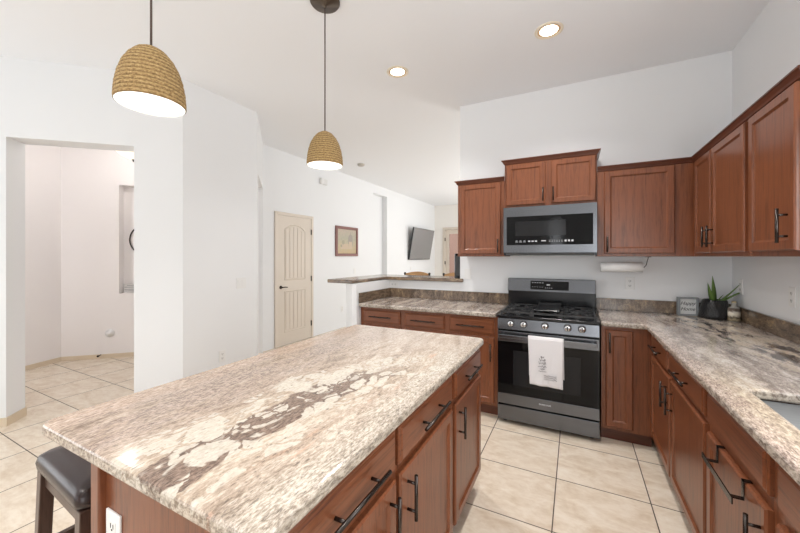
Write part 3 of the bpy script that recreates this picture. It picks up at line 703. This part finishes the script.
# towel over the oven handle
def towel():
    root = thing('dish_towel', 'white printed dish towel hanging over the oven handle', 'towel', (-0.205, 2.894, 0.757))
    w = 0.128
    def sheet(name, y, zt, zb, tilt, seed):
        m = MB(); nx, nz = 18, 26; vs = []
        for j in range(nz + 1):
            t = j / nz
            for i in range(nx + 1):
                u = i / nx; x = (u - 0.5) * 2 * w * (1 - 0.07 * t * (1 if seed else 0)) + 0.004 * t
                zz = zt + (zb + tilt * (u - 0.5) - zt) * t
                yy = y + 0.004 * math.sin(u * 9 + seed * 2) * t + 0.003 * math.sin(u * 17 + t * 4 + seed) * t
                vs.append((x, yy, zz))
        fs = [(j * (nx + 1) + i, j * (nx + 1) + i + 1, (j + 1) * (nx + 1) + i + 1, (j + 1) * (nx + 1) + i) for j in range(nz) for i in range(nx)]
        m.add(vs, fs, True); return m
    m = sheet('f', -0.012, 0.0, -0.372, -0.006, 1)
    m2 = sheet('b', 0.023, 0.0, -0.312, 0.0, 0)
    m.v += []; b = len(m.v); m.v += m2.v; m.f += [[b + i for i in f] for f in m2.f]; m.sm += m2.sm
    # the fold over the bar
    prof = [(-0.012, 0.0), (-0.009, 0.006), (0.0, 0.009), (0.012, 0.009), (0.020, 0.006), (0.023, 0.0)]
    nx = 8; vs = [(-w + 2 * w * i / nx, y, z) for y, z in prof for i in range(nx + 1)]
    m.add(vs, [(j * (nx + 1) + i, j * (nx + 1) + i + 1, (j + 1) * (nx + 1) + i + 1, (j + 1) * (nx + 1) + i) for j in range(5) for i in range(nx)], True)
    o = m.build('cloth', CLOTH, root)
    so = o.modifiers.new('s', 'SOLIDIFY'); so.thickness = 0.003; so.offset = 0
    # grey printed script and flourish
    p = MB(); rnd = random.Random(3)
    def stroke(cx, cz, sx, sz, n=26, ph=0):
        pts = []
        for i in range(n):
            t = i / (n - 1); pts.append((cx - sx + 2 * sx * t, -0.0185, cz + 0.045 + 1.15 * sz * math.sin(t * 21 + ph) * (0.5 + 0.5 * math.sin(t * 7 + ph))))
        p.tube(pts, 0.0016, 5)
    for k, (cz, sx, sz) in enumerate(((-0.190, 0.012, 0.009), (-0.212, 0.022, 0.010), (-0.236, 0.026, 0.011), (-0.262, 0.030, 0.010), (-0.282, 0.018, 0.006), (-0.30, 0.028, 0.004))):
        stroke(-0.022, cz, sx, sz, 40, k)
    for k in range(3): stroke(0.035, -0.33 - k * 0.014, 0.045, 0.004, 20, k)
    p.build('print', PRINT, root)
towel()

# ------------------------------------------------------------------ microwave
mw = thing('microwave_oven', 'black stainless over-the-range microwave with black glass front', 'microwave', (-0.589, 3.245, 0))
MW = 0.751
MB().box(0, MW, 0.02, YB - 3.245 - 0.004, 1.41, 1.848).build('body', BLACK, mw)
mf = MB(); mf.box(0, MW, 0, 0.03, 1.762, 1.848); mf.box(0, MW, 0, 0.03, 1.435, 1.503); mf.box(0, 0.028, 0, 0.03, 1.503, 1.762); mf.box(MW - 0.028, MW, 0, 0.03, 1.503, 1.762)
mdo = mf.build('door', STEELD, mw)
MB().box(0.028, MW - 0.028, 0.004, 0.03, 1.503, 1.762).build('door_glass', BLACKG, mdo)
MB().box(0.105, 0.52, 0.003, 0.0045, 1.585, 1.715).build('window', BLACKG2, mdo)
MB().box(0.02, MW - 0.02, 0.012, 0.03, 1.412, 1.432).build('vent', SLOT, mw)
mk = Keys()
for i in range(3): mk.box(0.105 + i * 0.034, 0.127 + i * 0.034, 0.0025, 0.004, 1.530, 1.534); mk.box(0.108 + i * 0.034, 0.122 + i * 0.034, 0.0025, 0.004, 1.541, 1.544)
for i in range(3): mk.box(0.215 + i * 0.028, 0.233 + i * 0.028, 0.0025, 0.004, 1.531, 1.542)
mk.box(0.325, 0.362, 0.0025, 0.004, 1.534, 1.544)
for i in range(6):
    for z in (1.530, 1.541): mk.box(0.39 + i * 0.019, 0.396 + i * 0.019, 0.0025, 0.004, z, z + 0.004)
for i in range(3): mk.box(0.51 + i * 0.026, 0.525 + i * 0.026, 0.0025, 0.004, 1.530, 1.546)
mk.build_all(mdo)

# ------------------------------------------------------------------ under-cabinet paper towel
pt = thing('paper_towel_holder', 'white paper towel roll on a wire holder under the wall cabinet', 'paper towel', (0.20, 3.47, 1.31))
MB().tube([(0.0, 0, 0), (0.305, 0, 0)], [0.042, 0.042], 28).build('paper_roll', PAPER, pt)
MB().tube([(0.002, 0, 0.0), (0.315, 0, 0)], 0.005, 8).tube([(0.315, 0, 0), (0.33, 0, 0.02), (0.335, 0, 0.05), (0.345, 0, 0.089)], 0.003, 6).box(0.32, 0.36, -0.015, 0.015, 0.084, 0.0895).build('bracket', BRONZE, pt)

# ------------------------------------------------------------------ outlets and switches
def plate(label, cat, loc, rz, kind='outlet', w=0.072, h=0.115, horizontal=False, name=None):
    """plate on a wall; local -y faces the room"""
    root = thing(name or ('wall_outlet' if kind == 'outlet' else 'light_switch'), label, cat, loc, rz)
    if horizontal: w, h = h, w
    MB().box(-w / 2, w / 2, -0.006, 0, -h / 2, h / 2).build('cover_plate', WHITEP, root, bevel=0.002)
    if kind == 'outlet':
        for s in (-1, 1):
            c = (s * 0.02, 0) if horizontal else (0, s * 0.021)
            MB().box(c[0] - .016, c[0] + .016, -0.0075, -0.006, c[1] - .014, c[1] + .014).build('socket', WHITEP, root, bevel=0.003)
            sl = MB().box(c[0] - .008, c[0] - .005, -0.0082, -0.0074, c[1] - .004, c[1] + .008).box(c[0] + .005, c[0] + .008, -0.0082, -0.0074, c[1] - .004, c[1] + .008).box(c[0] - .003, c[0] + .003, -0.0082, -0.0074, c[1] - .010, c[1] - .006)
            sl.build('slots', SLOT, root)
    else:
        k = 2 if w > 0.1 else 1
        for i in range(k):
            cx = (i - (k - 1) / 2) * 0.046
            MB().box(cx - .017, cx + .017, -0.010, -0.006, -0.034, 0.034).build('rocker', WHITEP, root, bevel=0.002)
    return root
plate('white outlet on the back wall below the paper towel roll', 'outlet', (0.435, YB, 1.16), 0)
plate('white outlet on the right wall nearest the camera', 'outlet', (XR, 2.787, 1.165), -PI / 2)
plate('white outlet on the right wall behind the aloe', 'outlet', (XR, 3.475, 1.17), -PI / 2)
plate('white switch plate on the back wall at the right end of the bar', 'switch', (-1.04, YB, 1.21), 0, 'switch')
plate('sideways white outlet on the half wall just below the bar', 'outlet', (-1.95, YB, 1.065), 0, horizontal=True)
plate('white double switch on the left wall pier', 'switch', (-3.234, 2.512, 1.112), PI / 2, 'switch', w=0.118)
plate('low white outlet on the left wall pier', 'outlet', (-3.234, 2.287, 0.375), PI / 2)
plate('white switch on the long left wall, just below the framed picture', 'switch', (-4.08, 5.88, 1.10), PI / 2, 'switch')
plate('low white outlet on the long left wall right of the cream door', 'outlet', (-4.08, 5.45, 0.37), PI / 2)
plate('white switch on the family room wall below the television', 'switch', (-4.08, 8.6, 1.06), PI / 2, 'switch')
plate('white outlet on the cherry end panel of the island', 'outlet', (-1.088, 0.461, 0.665), 0)

# ------------------------------------------------------------------ things on the right counter
fr = thing('desk_sign', 'small grey framed sign reading Happy Home beside the pot', 'sign', (0.830, 3.568, 0.914), math.radians(12))
f = MB(); w2, hh, t = 0.071, 0.150, 0.013
f.box(-w2, -w2 + t, 0, 0.035, 0, hh); f.box(w2 - t, w2, 0, 0.035, 0, hh); f.box(-w2 + t, w2 - t, 0, 0.035, 0, t); f.box(-w2 + t, w2 - t, 0, 0.035, hh - t, hh)
f.build('frame', GREYF, fr, bevel=0.0015)
MB().box(-w2 + t, w2 - t, 0.018, 0.03, t, hh - t).build('card', WHITEC, fr)
text_mesh('lettering', 'Happy', 0.040, INK, fr, face_y(0, 0.0175, 0.099), shear=0.35)
text_mesh('lettering', 'Home', 0.040, INK, fr, face_y(0, 0.0175, 0.052), shear=0.35)

def pot_mat():
    g = G('matt_black_ceramic'); X, Y, Z = g.xyz(g.P); a = g.M('MULTIPLY', g.M('ARCTAN2', Y, X), 14 / PI * 1.0)
    z = g.M('MULTIPLY', Z, 34.0)
    l1 = g.M('ABSOLUTE', g.M('SUBTRACT', g.M('FRACT', g.M('ADD', a, z)), 0.5)); l2 = g.M('ABSOLUTE', g.M('SUBTRACT', g.M('FRACT', g.M('SUBTRACT', a, z)), 0.5))
    g.b.inputs['Base Color'].default_value = (0.010, 0.010, 0.011, 1); g.b.inputs['Roughness'].default_value = 0.30
    g.bump(g.ss(g.M('MINIMUM', l1, l2), 0.0, 0.12), 0.8, 0.004); return g.m
ap = thing('potted_aloe', 'spiky green aloe in a black textured pot in the counter corner', 'potted plant', (0.978, 3.522, 0.914))
MB().lathe([(0.0, 0.0), (0.090, 0.0), (0.099, 0.006), (0.099, 0.03), (0.076, 0.142), (0.070, 0.147), (0.065, 0.14), (0.067, 0.11), (0.0, 0.11)], seg=28).build('pot', pot_mat(), ap)
MB().lathe([(0.070, 0.116), (0.04, 0.122), (0, 0.12)], seg=20).build('soil', SOIL, ap)
def leaf(tip, bend=0.0, w=0.017, base=(0, 0, 0.115)):
    b = Vector(base); t = Vector(tip); mid = (b + t) / 2 + Vector((0, 0, bend)); n = 12; vs = []
    hdir = (t - b).normalized(); side = Vector((0, 0, 1)).cross(hdir)
    if side.length < 0.3: side = Vector((0.89, 0.45, 0))
    side.normalize(); 
    for i in range(n + 1):
        u = i / n; p = b * (1 - u) ** 2 + mid * 2 * u * (1 - u) + t * u * u
        ww = w * (1 - u) ** 0.7 * (0.75 + 0.9 * u * (1 - u) * 2) + 0.0006; up = hdir.cross(side).normalized() * -1
        for a, c in ((-1, 0.25), (0, -0.35), (1, 0.25), (0, 0.12)): vs.append(p + side * ww * a + up * ww * c)
    fs = [(i * 4 + k, i * 4 + (k + 1) % 4, (i + 1) * 4 + (k + 1) % 4, (i + 1) * 4 + k) for i in range(n) for k in range(4)] + [(0, 1, 2, 3)]
    return MB().add(vs, fs, True)
R_ = Vector((0.8897, 0.4566, 0))
for du, dz, fwd, bend, w in ((-0.035, 0.335, -0.02, 0.01, 0.022), (-0.072, 0.282, -0.02, 0.0, 0.019), (0.115, 0.290, -0.10, -0.02, 0.023), (0.165, 0.258, -0.14, 0.012, 0.023),
                             (0.020, 0.190, 0.02, 0.0, 0.012), (0.072, 0.085, -0.065, 0.075, 0.015), (0.045, 0.19, -0.03, 0.01, 0.013)):
    tp = R_ * du + Vector((-0.4566, 0.8897, 0)) * fwd; leaf((tp.x, tp.y, dz), bend, w, base=(R_.x * du * 0.12, R_.y * du * 0.12, 0.112)).build('leaf', LEAF, ap)

jar_glass, nt, b_ = new_mat('jar_glass'); b_.inputs['Base Color'].default_value = (0.80, 0.78, 0.70, 1); b_.inputs['Transmission Weight'].default_value = 0.55; b_.inputs['Roughness'].default_value = 0.08
jr = thing('glass_jar', 'small glass jar filled with layered beige grains beside the pot', 'jar', (1.060, 3.415, 0.914))
MB().lathe([(0.0, 0.0), (0.031, 0.0), (0.035, 0.006), (0.035, 0.092), (0.031, 0.104), (0.017, 0.112), (0.015, 0.135), (0.018, 0.139), (0.014, 0.141), (0.0, 0.141)], seg=28).build('glass', jar_glass, jr)
def grains():
    g = G('layered_grains'); X, Y, Z = g.xyz(g.P); n = g.noise(g.P, 70, 4, .7).outputs[0]
    c = g.ramp(g.M('ADD', g.M('MULTIPLY', Z, 11.0), g.M('MULTIPLY', g.M('SUBTRACT', n, .5), 0.5)), (0.05, (0.16, 0.12, 0.08)), (0.2, (0.55, 0.47, 0.30)), (0.35, (0.09, 0.07, 0.05)), (0.5, (0.66, 0.60, 0.48)), (0.72, (0.75, 0.70, 0.60)), (0.9, (0.12, 0.09, 0.07)))
    g.put(g.b.inputs['Base Color'], c); g.b.inputs['Roughness'].default_value = 0.6; g.bump(n, 0.8, 0.004); return g.m
MB().lathe([(0.0, 0.004), (0.0355, 0.004), (0.0356, 0.096), (0.030, 0.104), (0.0, 0.104)], seg=28).build('filling', grains(), jr)
MB().lathe([(0.0, 0.132), (0.013, 0.132), (0.014, 0.150), (0.0, 0.151)], seg=16).build('stopper', simple('cork', (0.45, 0.36, 0.20), 0.8), jr)

# over-door towel bar on the sink cabinet
tb = thing('towel_bar', 'dark metal towel bar hooked over the sink cabinet door', 'towel bar', (0.48, 1.58, 0.0), -PI / 2)
m = MB()
m.box(-0.14, 0.145, -0.041, -0.037, 0.618, 0.640); m.build('bar', BRONZE, tb, bevel=0.001)
for s in (-0.11, 0.11):
    k = MB(); k.box(s - 0.008, s + 0.008, -0.037, -0.0015, 0.624, 0.628); k.box(s - 0.008, s + 0.008, -0.004, -0.0015, 0.626, 0.6865)
    k.box(s - 0.008, s + 0.008, -0.004, 0.018, 0.6835, 0.6865); k.build('hook', BRONZE, tb)

# ------------------------------------------------------------------ lamps
def light_obj(name, kind, loc, energy, col, parent=None, radius=0.05, rot=None, size=None, spot=None):
    l = bpy.data.lights.new(name, kind); l.energy = energy; l.color = col
    if kind == 'AREA': l.shape = 'DISK'; l.size = size
    else: l.shadow_soft_size = radius
    if kind == 'SPOT': l.spot_size = spot; l.spot_blend = 0.7
    o = bpy.data.objects.new(name, l); COL.objects.link(o); o.location = loc
    if rot: o.rotation_euler = rot
    if parent: o.parent = parent
    return o
def pendant(label, x, y, zr):
    root = thing('pendant_lamp', label, 'pendant lamp', (x, y, ZC), 0, 'woven pendant lamps over the island')
    zb = zr - ZC
    MB().lathe([(0.0, 0.0), (0.095, 0.0), (0.095, -0.012), (0.088, -0.022), (0.012, -0.034), (0.006, -0.05)], seg=36).build('ceiling_canopy', simple('bronze_canopy', (0.10, 0.075, 0.055), 0.4, 0.6), root)
    MB().tube([(0, 0, -0.03), (0, 0, zb + 0.222)], 0.0042, 8).build('cord', simple('brown_cord', (0.09, 0.06, 0.05), 0.6), root)
    # bell shade coiled from rope: ridged outline
    key = [(0.1115, 0.0), (0.112, 0.02), (0.1085, 0.06), (0.101, 0.10), (0.089, 0.14), (0.070, 0.175), (0.046, 0.203), (0.022, 0.217), (0.006, 0.222)]
    def rad(h):
        for (r0, h0), (r1, h1) in zip(key, key[1:]):
            if h <= h1: return r0 + (r1 - r0) * (h - h0) / (h1 - h0)
        return 0.006
    rows = 30; prof = []
    for i in range(rows * 4 + 1):
        h = 0.222 * i / (rows * 4); prof.append((rad(h) + 0.0022 * abs(math.sin(PI * i / 4)) + (0.0006 if (i // 4) % 3 else 0), h + zb))
    seg = 72; mbs = MB().lathe(prof, seg=seg); rnd = random.Random(5)
    mbs.v = [(vx * (1 + rnd.uniform(-.009, .009)), vy * (1 + rnd.uniform(-.009, .009)), vz + rnd.uniform(-.0006, .0006)) for vx, vy, vz in mbs.v]
    mbs.build('shade', ROPE, root)
    MB().lathe([(0.1105, zb - 0.0005), (0.1105, zb + 0.02), (0.100, zb + 0.10), (0.068, zb + 0.17), (0.02, zb + 0.21)], seg=48).build('lining', simple('white_lining', (0.85, 0.84, 0.80), 0.7), root)
    MB().disc((0, 0, zb + 0.004), 0.1095, 48, flip=True).lathe([(0.1095, zb + 0.004), (0.1095, zb + 0.012)], seg=48).build('diffuser', GLOW, root, fix=False)
    return root
pendant('woven rope bell pendant lamp hanging nearest, over the left end of the island', -1.435, 0.722, 1.975)
pendant('woven rope bell pendant lamp hanging farther off, with its ceiling canopy in view', -1.435, 1.736, 1.985)
CL = ['recessed ceiling light above the range', 'recessed ceiling light between the pendant lamp and the range']
for i, (x, y) in enumerate(CANS):
    root = thing('recessed_light', CL[i] if i < 2 else 'recessed ceiling light on the near part of the ceiling, outside the picture', 'ceiling light', (x, y, ZC), 0, 'recessed ceiling lights')
    MB().lathe([(0.098, 0.0), (0.097, -0.005), (0.080, -0.007), (0.078, -0.002)], seg=36).build('trim_ring', CANTRIM, root)
    MB().lathe([(0.079, -0.003), (0.060, -0.0015)], seg=36).build('baffle', CANIN, root)
    MB().disc((0, 0, -0.0025), 0.062, 32, flip=True).build('lens', GLOWC, root, fix=False)
    light_obj('downlight', 'AREA', (0, 0, -0.012), 8.5, (1, 0.975, 0.95), root, size=0.12).data.spread = math.radians(125)
sd = thing('smoke_detector', 'small round detector on the ceiling beyond the pendant lamps', 'smoke detector', (-3.40, 5.10, ZC))
MB().lathe([(0.0, -0.035), (0.05, -0.035), (0.062, -0.025), (0.065, 0.0)], seg=28).build('housing', simple('aged_white', (0.50, 0.47, 0.42), 0.5), sd)
dc = thing('door_chime', 'small white chime box high on the long left wall above the door', 'door chime', (-4.08, 4.86, 2.76), PI / 2)
MB().box(-0.07, 0.0, -0.05, 0, -0.055, 0.055).build('housing', WHITEP, dc, bevel=0.004)
MB().box(0.0, 0.10, -0.04, 0, -0.055, 0.045).build('cover', simple('off_white', (0.72, 0.72, 0.71), .5), dc, bevel=0.004)

# hall bowl lamp
hl = thing('bowl_lamp', 'glowing glass bowl ceiling lamp inside the hall opening', 'ceiling lamp', (-4.62, 2.14, 2.53))
MB().lathe([(0.0, 0.008), (0.05, 0.012), (0.12, 0.045), (0.19, 0.11), (0.225, 0.175)], seg=40).build('glass_bowl', GLOWH, hl)
MB().lathe([(0.0, -0.022), (0.008, -0.018), (0.012, -0.005), (0.02, 0.002), (0.02, 0.012), (0.0, 0.012)], seg=16).build('finial', BRONZE, hl)
MB().tube([(0, 0, 0.01), (0, 0, 0.52)], 0.008, 8).lathe([(0.06, 0.52), (0.055, 0.49), (0.01, 0.48)], seg=20).build('stem', BRONZE, hl)
light_obj('hall_light', 'POINT', (0, 0, 0.28), 15, (1, 0.95, 0.92), hl, radius=0.1)

# ring decoration and plaque in the hall niche, disc on the wall, door stop
NM = Vector((-Hd.y, Hd.x))
def niche_pt(s, off, z): p = H0 + Hd * s + NM * off; return (p.x, p.y, z)
hr = math.atan2(Hd.y, Hd.x)
rk = MB(); rc = [(0.23 * math.cos(a * PI / 24), 0, 0.23 * math.sin(a * PI / 24)) for a in range(49)]
rk.tube(rc, 0.009, 8, cap=False)
o = rk.build('ring_wall_art', BRONZE, loc=niche_pt(s_n + 0.31, 0.115, 1.64), rot=(0, 0, hr)); tag(o, 'thin dark metal ring hung in the hall wall niche', 'wall art')
pq = thing('plaque', 'small pale plaque with grey lines standing in the hall niche', 'plaque', niche_pt(s_n + 0.10, 0.06, 0.886), hr)
MB().box(-0.075, 0.085, 0, 0.012, 0, 0.13).build('board', simple('plaque_grey', (0.62, 0.60, 0.58), 0.6), pq)
l_ = MB()
for z in (0.100, 0.075, 0.045, 0.022): l_.box(-0.06 + 0.03 * (z > .09), 0.07, -0.001, 0.0005, z, z + 0.010)
l_.build('printed_lines', simple('plaque_dark', (0.25, 0.25, 0.25), .6), pq)
s_d = (Vector((-5.726, 2.366)) - H0).length
wd = thing('wall_disc', 'round white cap low on the hall wall', 'wall fitting', niche_pt(s_d, 0, 0.34), hr)
MB().lathe([(0.055, 0.0), (0.055, -0.01), (0.03, -0.022), (0.03, -0.04), (0.0, -0.042)], seg=24, axis='y').build('cap', WHITEP, wd)
ds = thing('door_stop', 'small black door stop on the hall baseboard', 'door stop', niche_pt(s_d - 0.10, -0.012, 0.05), hr)
MB().tube([(0, 0, 0), (0, -0.06, 0)], 0.007, 8).tube([(0, -0.055, 0), (0, -0.075, 0)], 0.013, 10).build('spring', BLACK, ds)

# ------------------------------------------------------------------ stool at the island
def saddle_stool():
    root = thing('counter_stool', 'espresso leather topped stool tucked under the island overhang', 'stool', (-1.585, 0.69, 0), math.radians(-4))
    sw, sd_ = 0.225, 0.19; zt = 0.66
    pts = rounded(-sw, sw, -sd_, sd_, 0.035, 5); n = len(pts); vs = []
    levels = [(0.96, zt - 0.065), (1.0, zt - 0.055), (1.015, zt - 0.035), (0.985, zt - 0.014), (0.90, zt - 0.002), (0.72, zt + 0.007), (0.45, zt + 0.012)]
    for sc, z in levels: vs += [(x * sc, y * sc, z) for x, y in pts]
    fs = [(k * n + i, k * n + (i + 1) % n, (k + 1) * n + (i + 1) % n, (k + 1) * n + i) for k in range(len(levels) - 1) for i in range(n)]
    fs += [tuple(range(n)), tuple((len(levels) - 1) * n + i for i in range(n))]
    MB().add(vs, fs, True).build('seat', LEATHER, root)
    a = MB(); t = 0.022; zx, zy = sw - 0.03, sd_ - 0.03
    a.box(-zx, zx, -zy - t / 2, -zy + t / 2, 0.535, 0.594).box(-zx, zx, zy - t / 2, zy + t / 2, 0.535, 0.594).box(-zx - t / 2, -zx + t / 2, -zy, zy, 0.535, 0.594).box(zx - t / 2, zx + t / 2, -zy, zy, 0.535, 0.594)
    a.build('apron', STOOLW, root)
    for sx in (-1, 1):
        for sy in (-1, 1):
            l = MB(); c0 = (sx * (zx + 0.002), sy * (zy + 0.002)); c1 = (sx * (zx + 0.02), sy * (zy + 0.02)); r0, r1 = 0.021, 0.019
            l.add([(c1[0] - r1, c1[1] - r1, 0), (c1[0] + r1, c1[1] - r1, 0), (c1[0] + r1, c1[1] + r1, 0), (c1[0] - r1, c1[1] + r1, 0),
                   (c0[0] - r0, c0[1] - r0, 0.594), (c0[0] + r0, c0[1] - r0, 0.594), (c0[0] + r0, c0[1] + r0, 0.594), (c0[0] - r0, c0[1] + r0, 0.594)],
                  [(0, 3, 2, 1), (4, 5, 6, 7), (0, 1, 5, 4), (1, 2, 6, 5), (2, 3, 7, 6), (3, 0, 4, 7)])
            l.build('leg', STOOLW, root, bevel=0.003)
    for y in (-zy - 0.01, zy + 0.01): MB().box(-zx, zx, y - 0.01, y + 0.01, 0.20, 0.235).build('stretcher', STOOLW, root)
    for x in (-zx - 0.01, zx + 0.01): MB().box(x - 0.01, x + 0.01, -zy, zy, 0.28, 0.315).build('stretcher', STOOLW, root)
saddle_stool()

# ------------------------------------------------------------------ bar chairs behind the bar
def bar_chair():
    root = thing('bar_chair', 'honey wood bar chair behind the bar, left, below the television', 'bar chair', (-2.16, 4.75, 0), 0, 'bar chairs behind the bar')
    # back towards +y... the chair faces the bar (-y); its back is at +y
    w = 0.205
    MB().box(-0.21, 0.21, -0.40, 0.0, 0.70, 0.74).build('seat', HONEY, root, bevel=0.012, seg=3)
    for sx in (-1, 1):
        MB().tube([(sx * 0.20, 0.04, 0), (sx * 0.20, 0.0, 0.72), (sx * w, 0.03, 1.125)], [0.018, 0.018, 0.014], 10).lathe([(0.013, 1.125), (0.019, 1.135), (0.017, 1.148), (0.007, 1.156), (0.0, 1.158)], (sx * w, 0.03, 0), 12).build('back_post', BRONZE, root)
        MB().tube([(sx * 0.20, -0.40, 0), (sx * 0.18, -0.37, 0.71)], 0.018, 10).build('leg', BRONZE, root)
    n = 14; vs = []
    for i in range(n + 1):
        u = i / n; x = -w + 2 * w * u; y = 0.03 + 0.035 * math.sin(PI * u); zt = 1.135 + 0.033 * math.sin(PI * u); zb = 1.02 + 0.02 * math.sin(PI * u)
        vs += [(x, y - 0.01, zb), (x, y + 0.01, zb), (x, y + 0.01, zt), (x, y - 0.01, zt)]
    MB().add(vs, [(i * 4 + k, i * 4 + (k + 1) % 4, (i + 1) * 4 + (k + 1) % 4, (i + 1) * 4 + k) for i in range(n) for k in range(4)] + [(0, 1, 2, 3), tuple(n * 4 + k for k in range(4))]).build('top_rail', HONEY, root)
    for x in (-0.12, -0.04, 0.04, 0.12): MB().tube([(x, -0.01, 0.73), (x, 0.055, 1.04)], 0.008, 8).build('spindle', HONEY, root)
    MB().tube([(-0.2, -0.39, 0.25), (0.2, -0.39, 0.25)], 0.012, 8).build('foot_rail', BRONZE, root)
    return root
bc = bar_chair()
b2 = dup(bc); b2.location = (-1.52, 4.75, 0); b2['label'] = 'honey wood bar chair behind the bar, right, before the patio door'

sp = thing('bar_box', 'tall narrow black box standing at the right end of the bar', 'box', (-1.175, 3.70, 1.158), math.radians(27))
MB().box(-0.029, 0.029, -0.03, 0.03, 0.0, 0.275).build('case', BLACK, sp, bevel=0.006, seg=3)
MB().box(-0.022, 0.022, -0.0312, -0.0298, 0.03, 0.25).build('front_grille', SLOT, sp)

# ------------------------------------------------------------------ left wall picture, television
pic = thing('framed_picture', 'mahogany framed print of pale buildings on the long left wall', 'picture', (-4.08, 5.60, 1.70), PI / 2)
w2, h2, t = 0.37, 0.295, 0.055
f = MB(); f.box(-w2, -w2 + t, -0.03, -0.002, -h2, h2); f.box(w2 - t, w2, -0.03, -0.002, -h2, h2); f.box(-w2 + t, w2 - t, -0.03, -0.002, -h2, -h2 + t); f.box(-w2 + t, w2 - t, -0.03, -0.002, h2 - t, h2)
f.build('frame', BROWNF, pic, bevel=0.004)
def art():
    g = G('painted_print'); X, Y, Z = g.xyz(g.P); n = g.noise(g.P, 9, 5, .6).outputs[0]; n2 = g.noise(g.P, 30, 3, .6).outputs[0]
    zz = g.M('ADD', Z, g.M('MULTIPLY', g.M('SUBTRACT', n, .5), 0.25))
    c = g.ramp(g.M('ADD', g.M('MULTIPLY', zz, 1.8), 0.5), (0.0, (0.52, 0.38, 0.20)), (0.35, (0.50, 0.42, 0.27)), (0.6, (0.42, 0.40, 0.30)), (1.0, (0.50, 0.40, 0.33)))
    c = g.mix(g.M('MULTIPLY', g.ss(n2, .5, .62), .35), c, (0.32, 0.30, 0.24)); g.put(g.b.inputs['Base Color'], c); g.b.inputs['Roughness'].default_value = 0.5; return g.m
cv = MB().box(-w2 + t, w2 - t, -0.012, -0.002, -h2 + t, h2 - t).build('print', art(), pic)
hs = MB(); hs.box(0.04, 0.19, -0.0135, -0.0125, -0.08, 0.07); hs.disc((0.115, -0.0146, 0.07), 0.075, 24, 'y'); hs.box(0.107, 0.123, -0.0135, -0.0125, 0.13, 0.19)
hs.build('painted_dome', simple('painted_dome_grey', (0.34, 0.30, 0.26), .6), cv)
hs = MB(); hs.box(-0.20, 0.05, -0.0139, -0.0137, -0.15, -0.05); hs.box(-0.16, -0.09, -0.0139, -0.0137, -0.05, 0.0); hs.box(0.06, 0.17, -0.0141, -0.0139, -0.15, 0.0)
hs.build('painted_houses', simple('painted_house_cream', (0.55, 0.44, 0.32), .6), cv)
hs = MB(); hs.disc((-0.13, -0.0143, -0.02), 0.045, 16, 'y').disc((-0.19, -0.0143, -0.09), 0.03, 16, 'y'); hs.build('painted_trees', simple('painted_tree_green', (0.36, 0.33, 0.24), .6), cv)

tv = thing('television', 'large flat television mounted high on the family room wall, tilted down', 'television', (-3.97, 9.14, 1.755))
M_ = Matrix.Rotation(PI / 2, 4, 'Z') @ Matrix.Rotation(math.radians(10), 4, 'X')
MB().box(-0.745, 0.745, -0.02, 0.02, -0.45, 0.45).xf(M_).build('casing', TVB, tv, bevel=0.004)
MB().box(-0.733, 0.733, -0.022, -0.0195, -0.43, 0.438).xf(M_).build('screen', TVS, tv)
MB().box(-0.11, -0.035, -0.12, 0.12, -0.10, 0.10).build('wall_mount', BLACK, tv)

# shrub outside the patio door
sh = thing('patio_shrub', 'green shrub outside the glazed patio door', 'shrub', (-3.1, 12.6, -0.02))
m = MB(); rnd = random.Random(2)
for i in range(900):
    a, z = rnd.uniform(0, 2 * PI), rnd.random(); r = 0.62 * math.sqrt(rnd.random()) * (1 - 0.4 * z); p = Vector((r * math.cos(a), r * math.sin(a), 0.25 + 1.5 * z))
    d = Vector((rnd.gauss(0, 1), rnd.gauss(0, 1), rnd.gauss(0.4, 1))).normalized() * 0.07; e = d.cross(Vector((rnd.gauss(0, 1), rnd.gauss(0, 1), 1))).normalized() * 0.03
    m.add([p, p + d * .5 + e, p + d, p + d * .5 - e], [(0, 1, 2, 3)])
m.build('foliage', simple('shrub_green', (0.20, 0.30, 0.14), 0.7), sh, fix=False)
m = MB()
for i in range(7): a = i * 0.9; m.tube([(0, 0, 0), (0.1 * math.cos(a), 0.1 * math.sin(a), 0.3), (0.3 * math.cos(a), 0.3 * math.sin(a), 0.9)], [0.02, 0.015, 0.006], 6)
m.build('stems', simple('shrub_bark', (0.16, 0.10, 0.06), 0.9), sh)
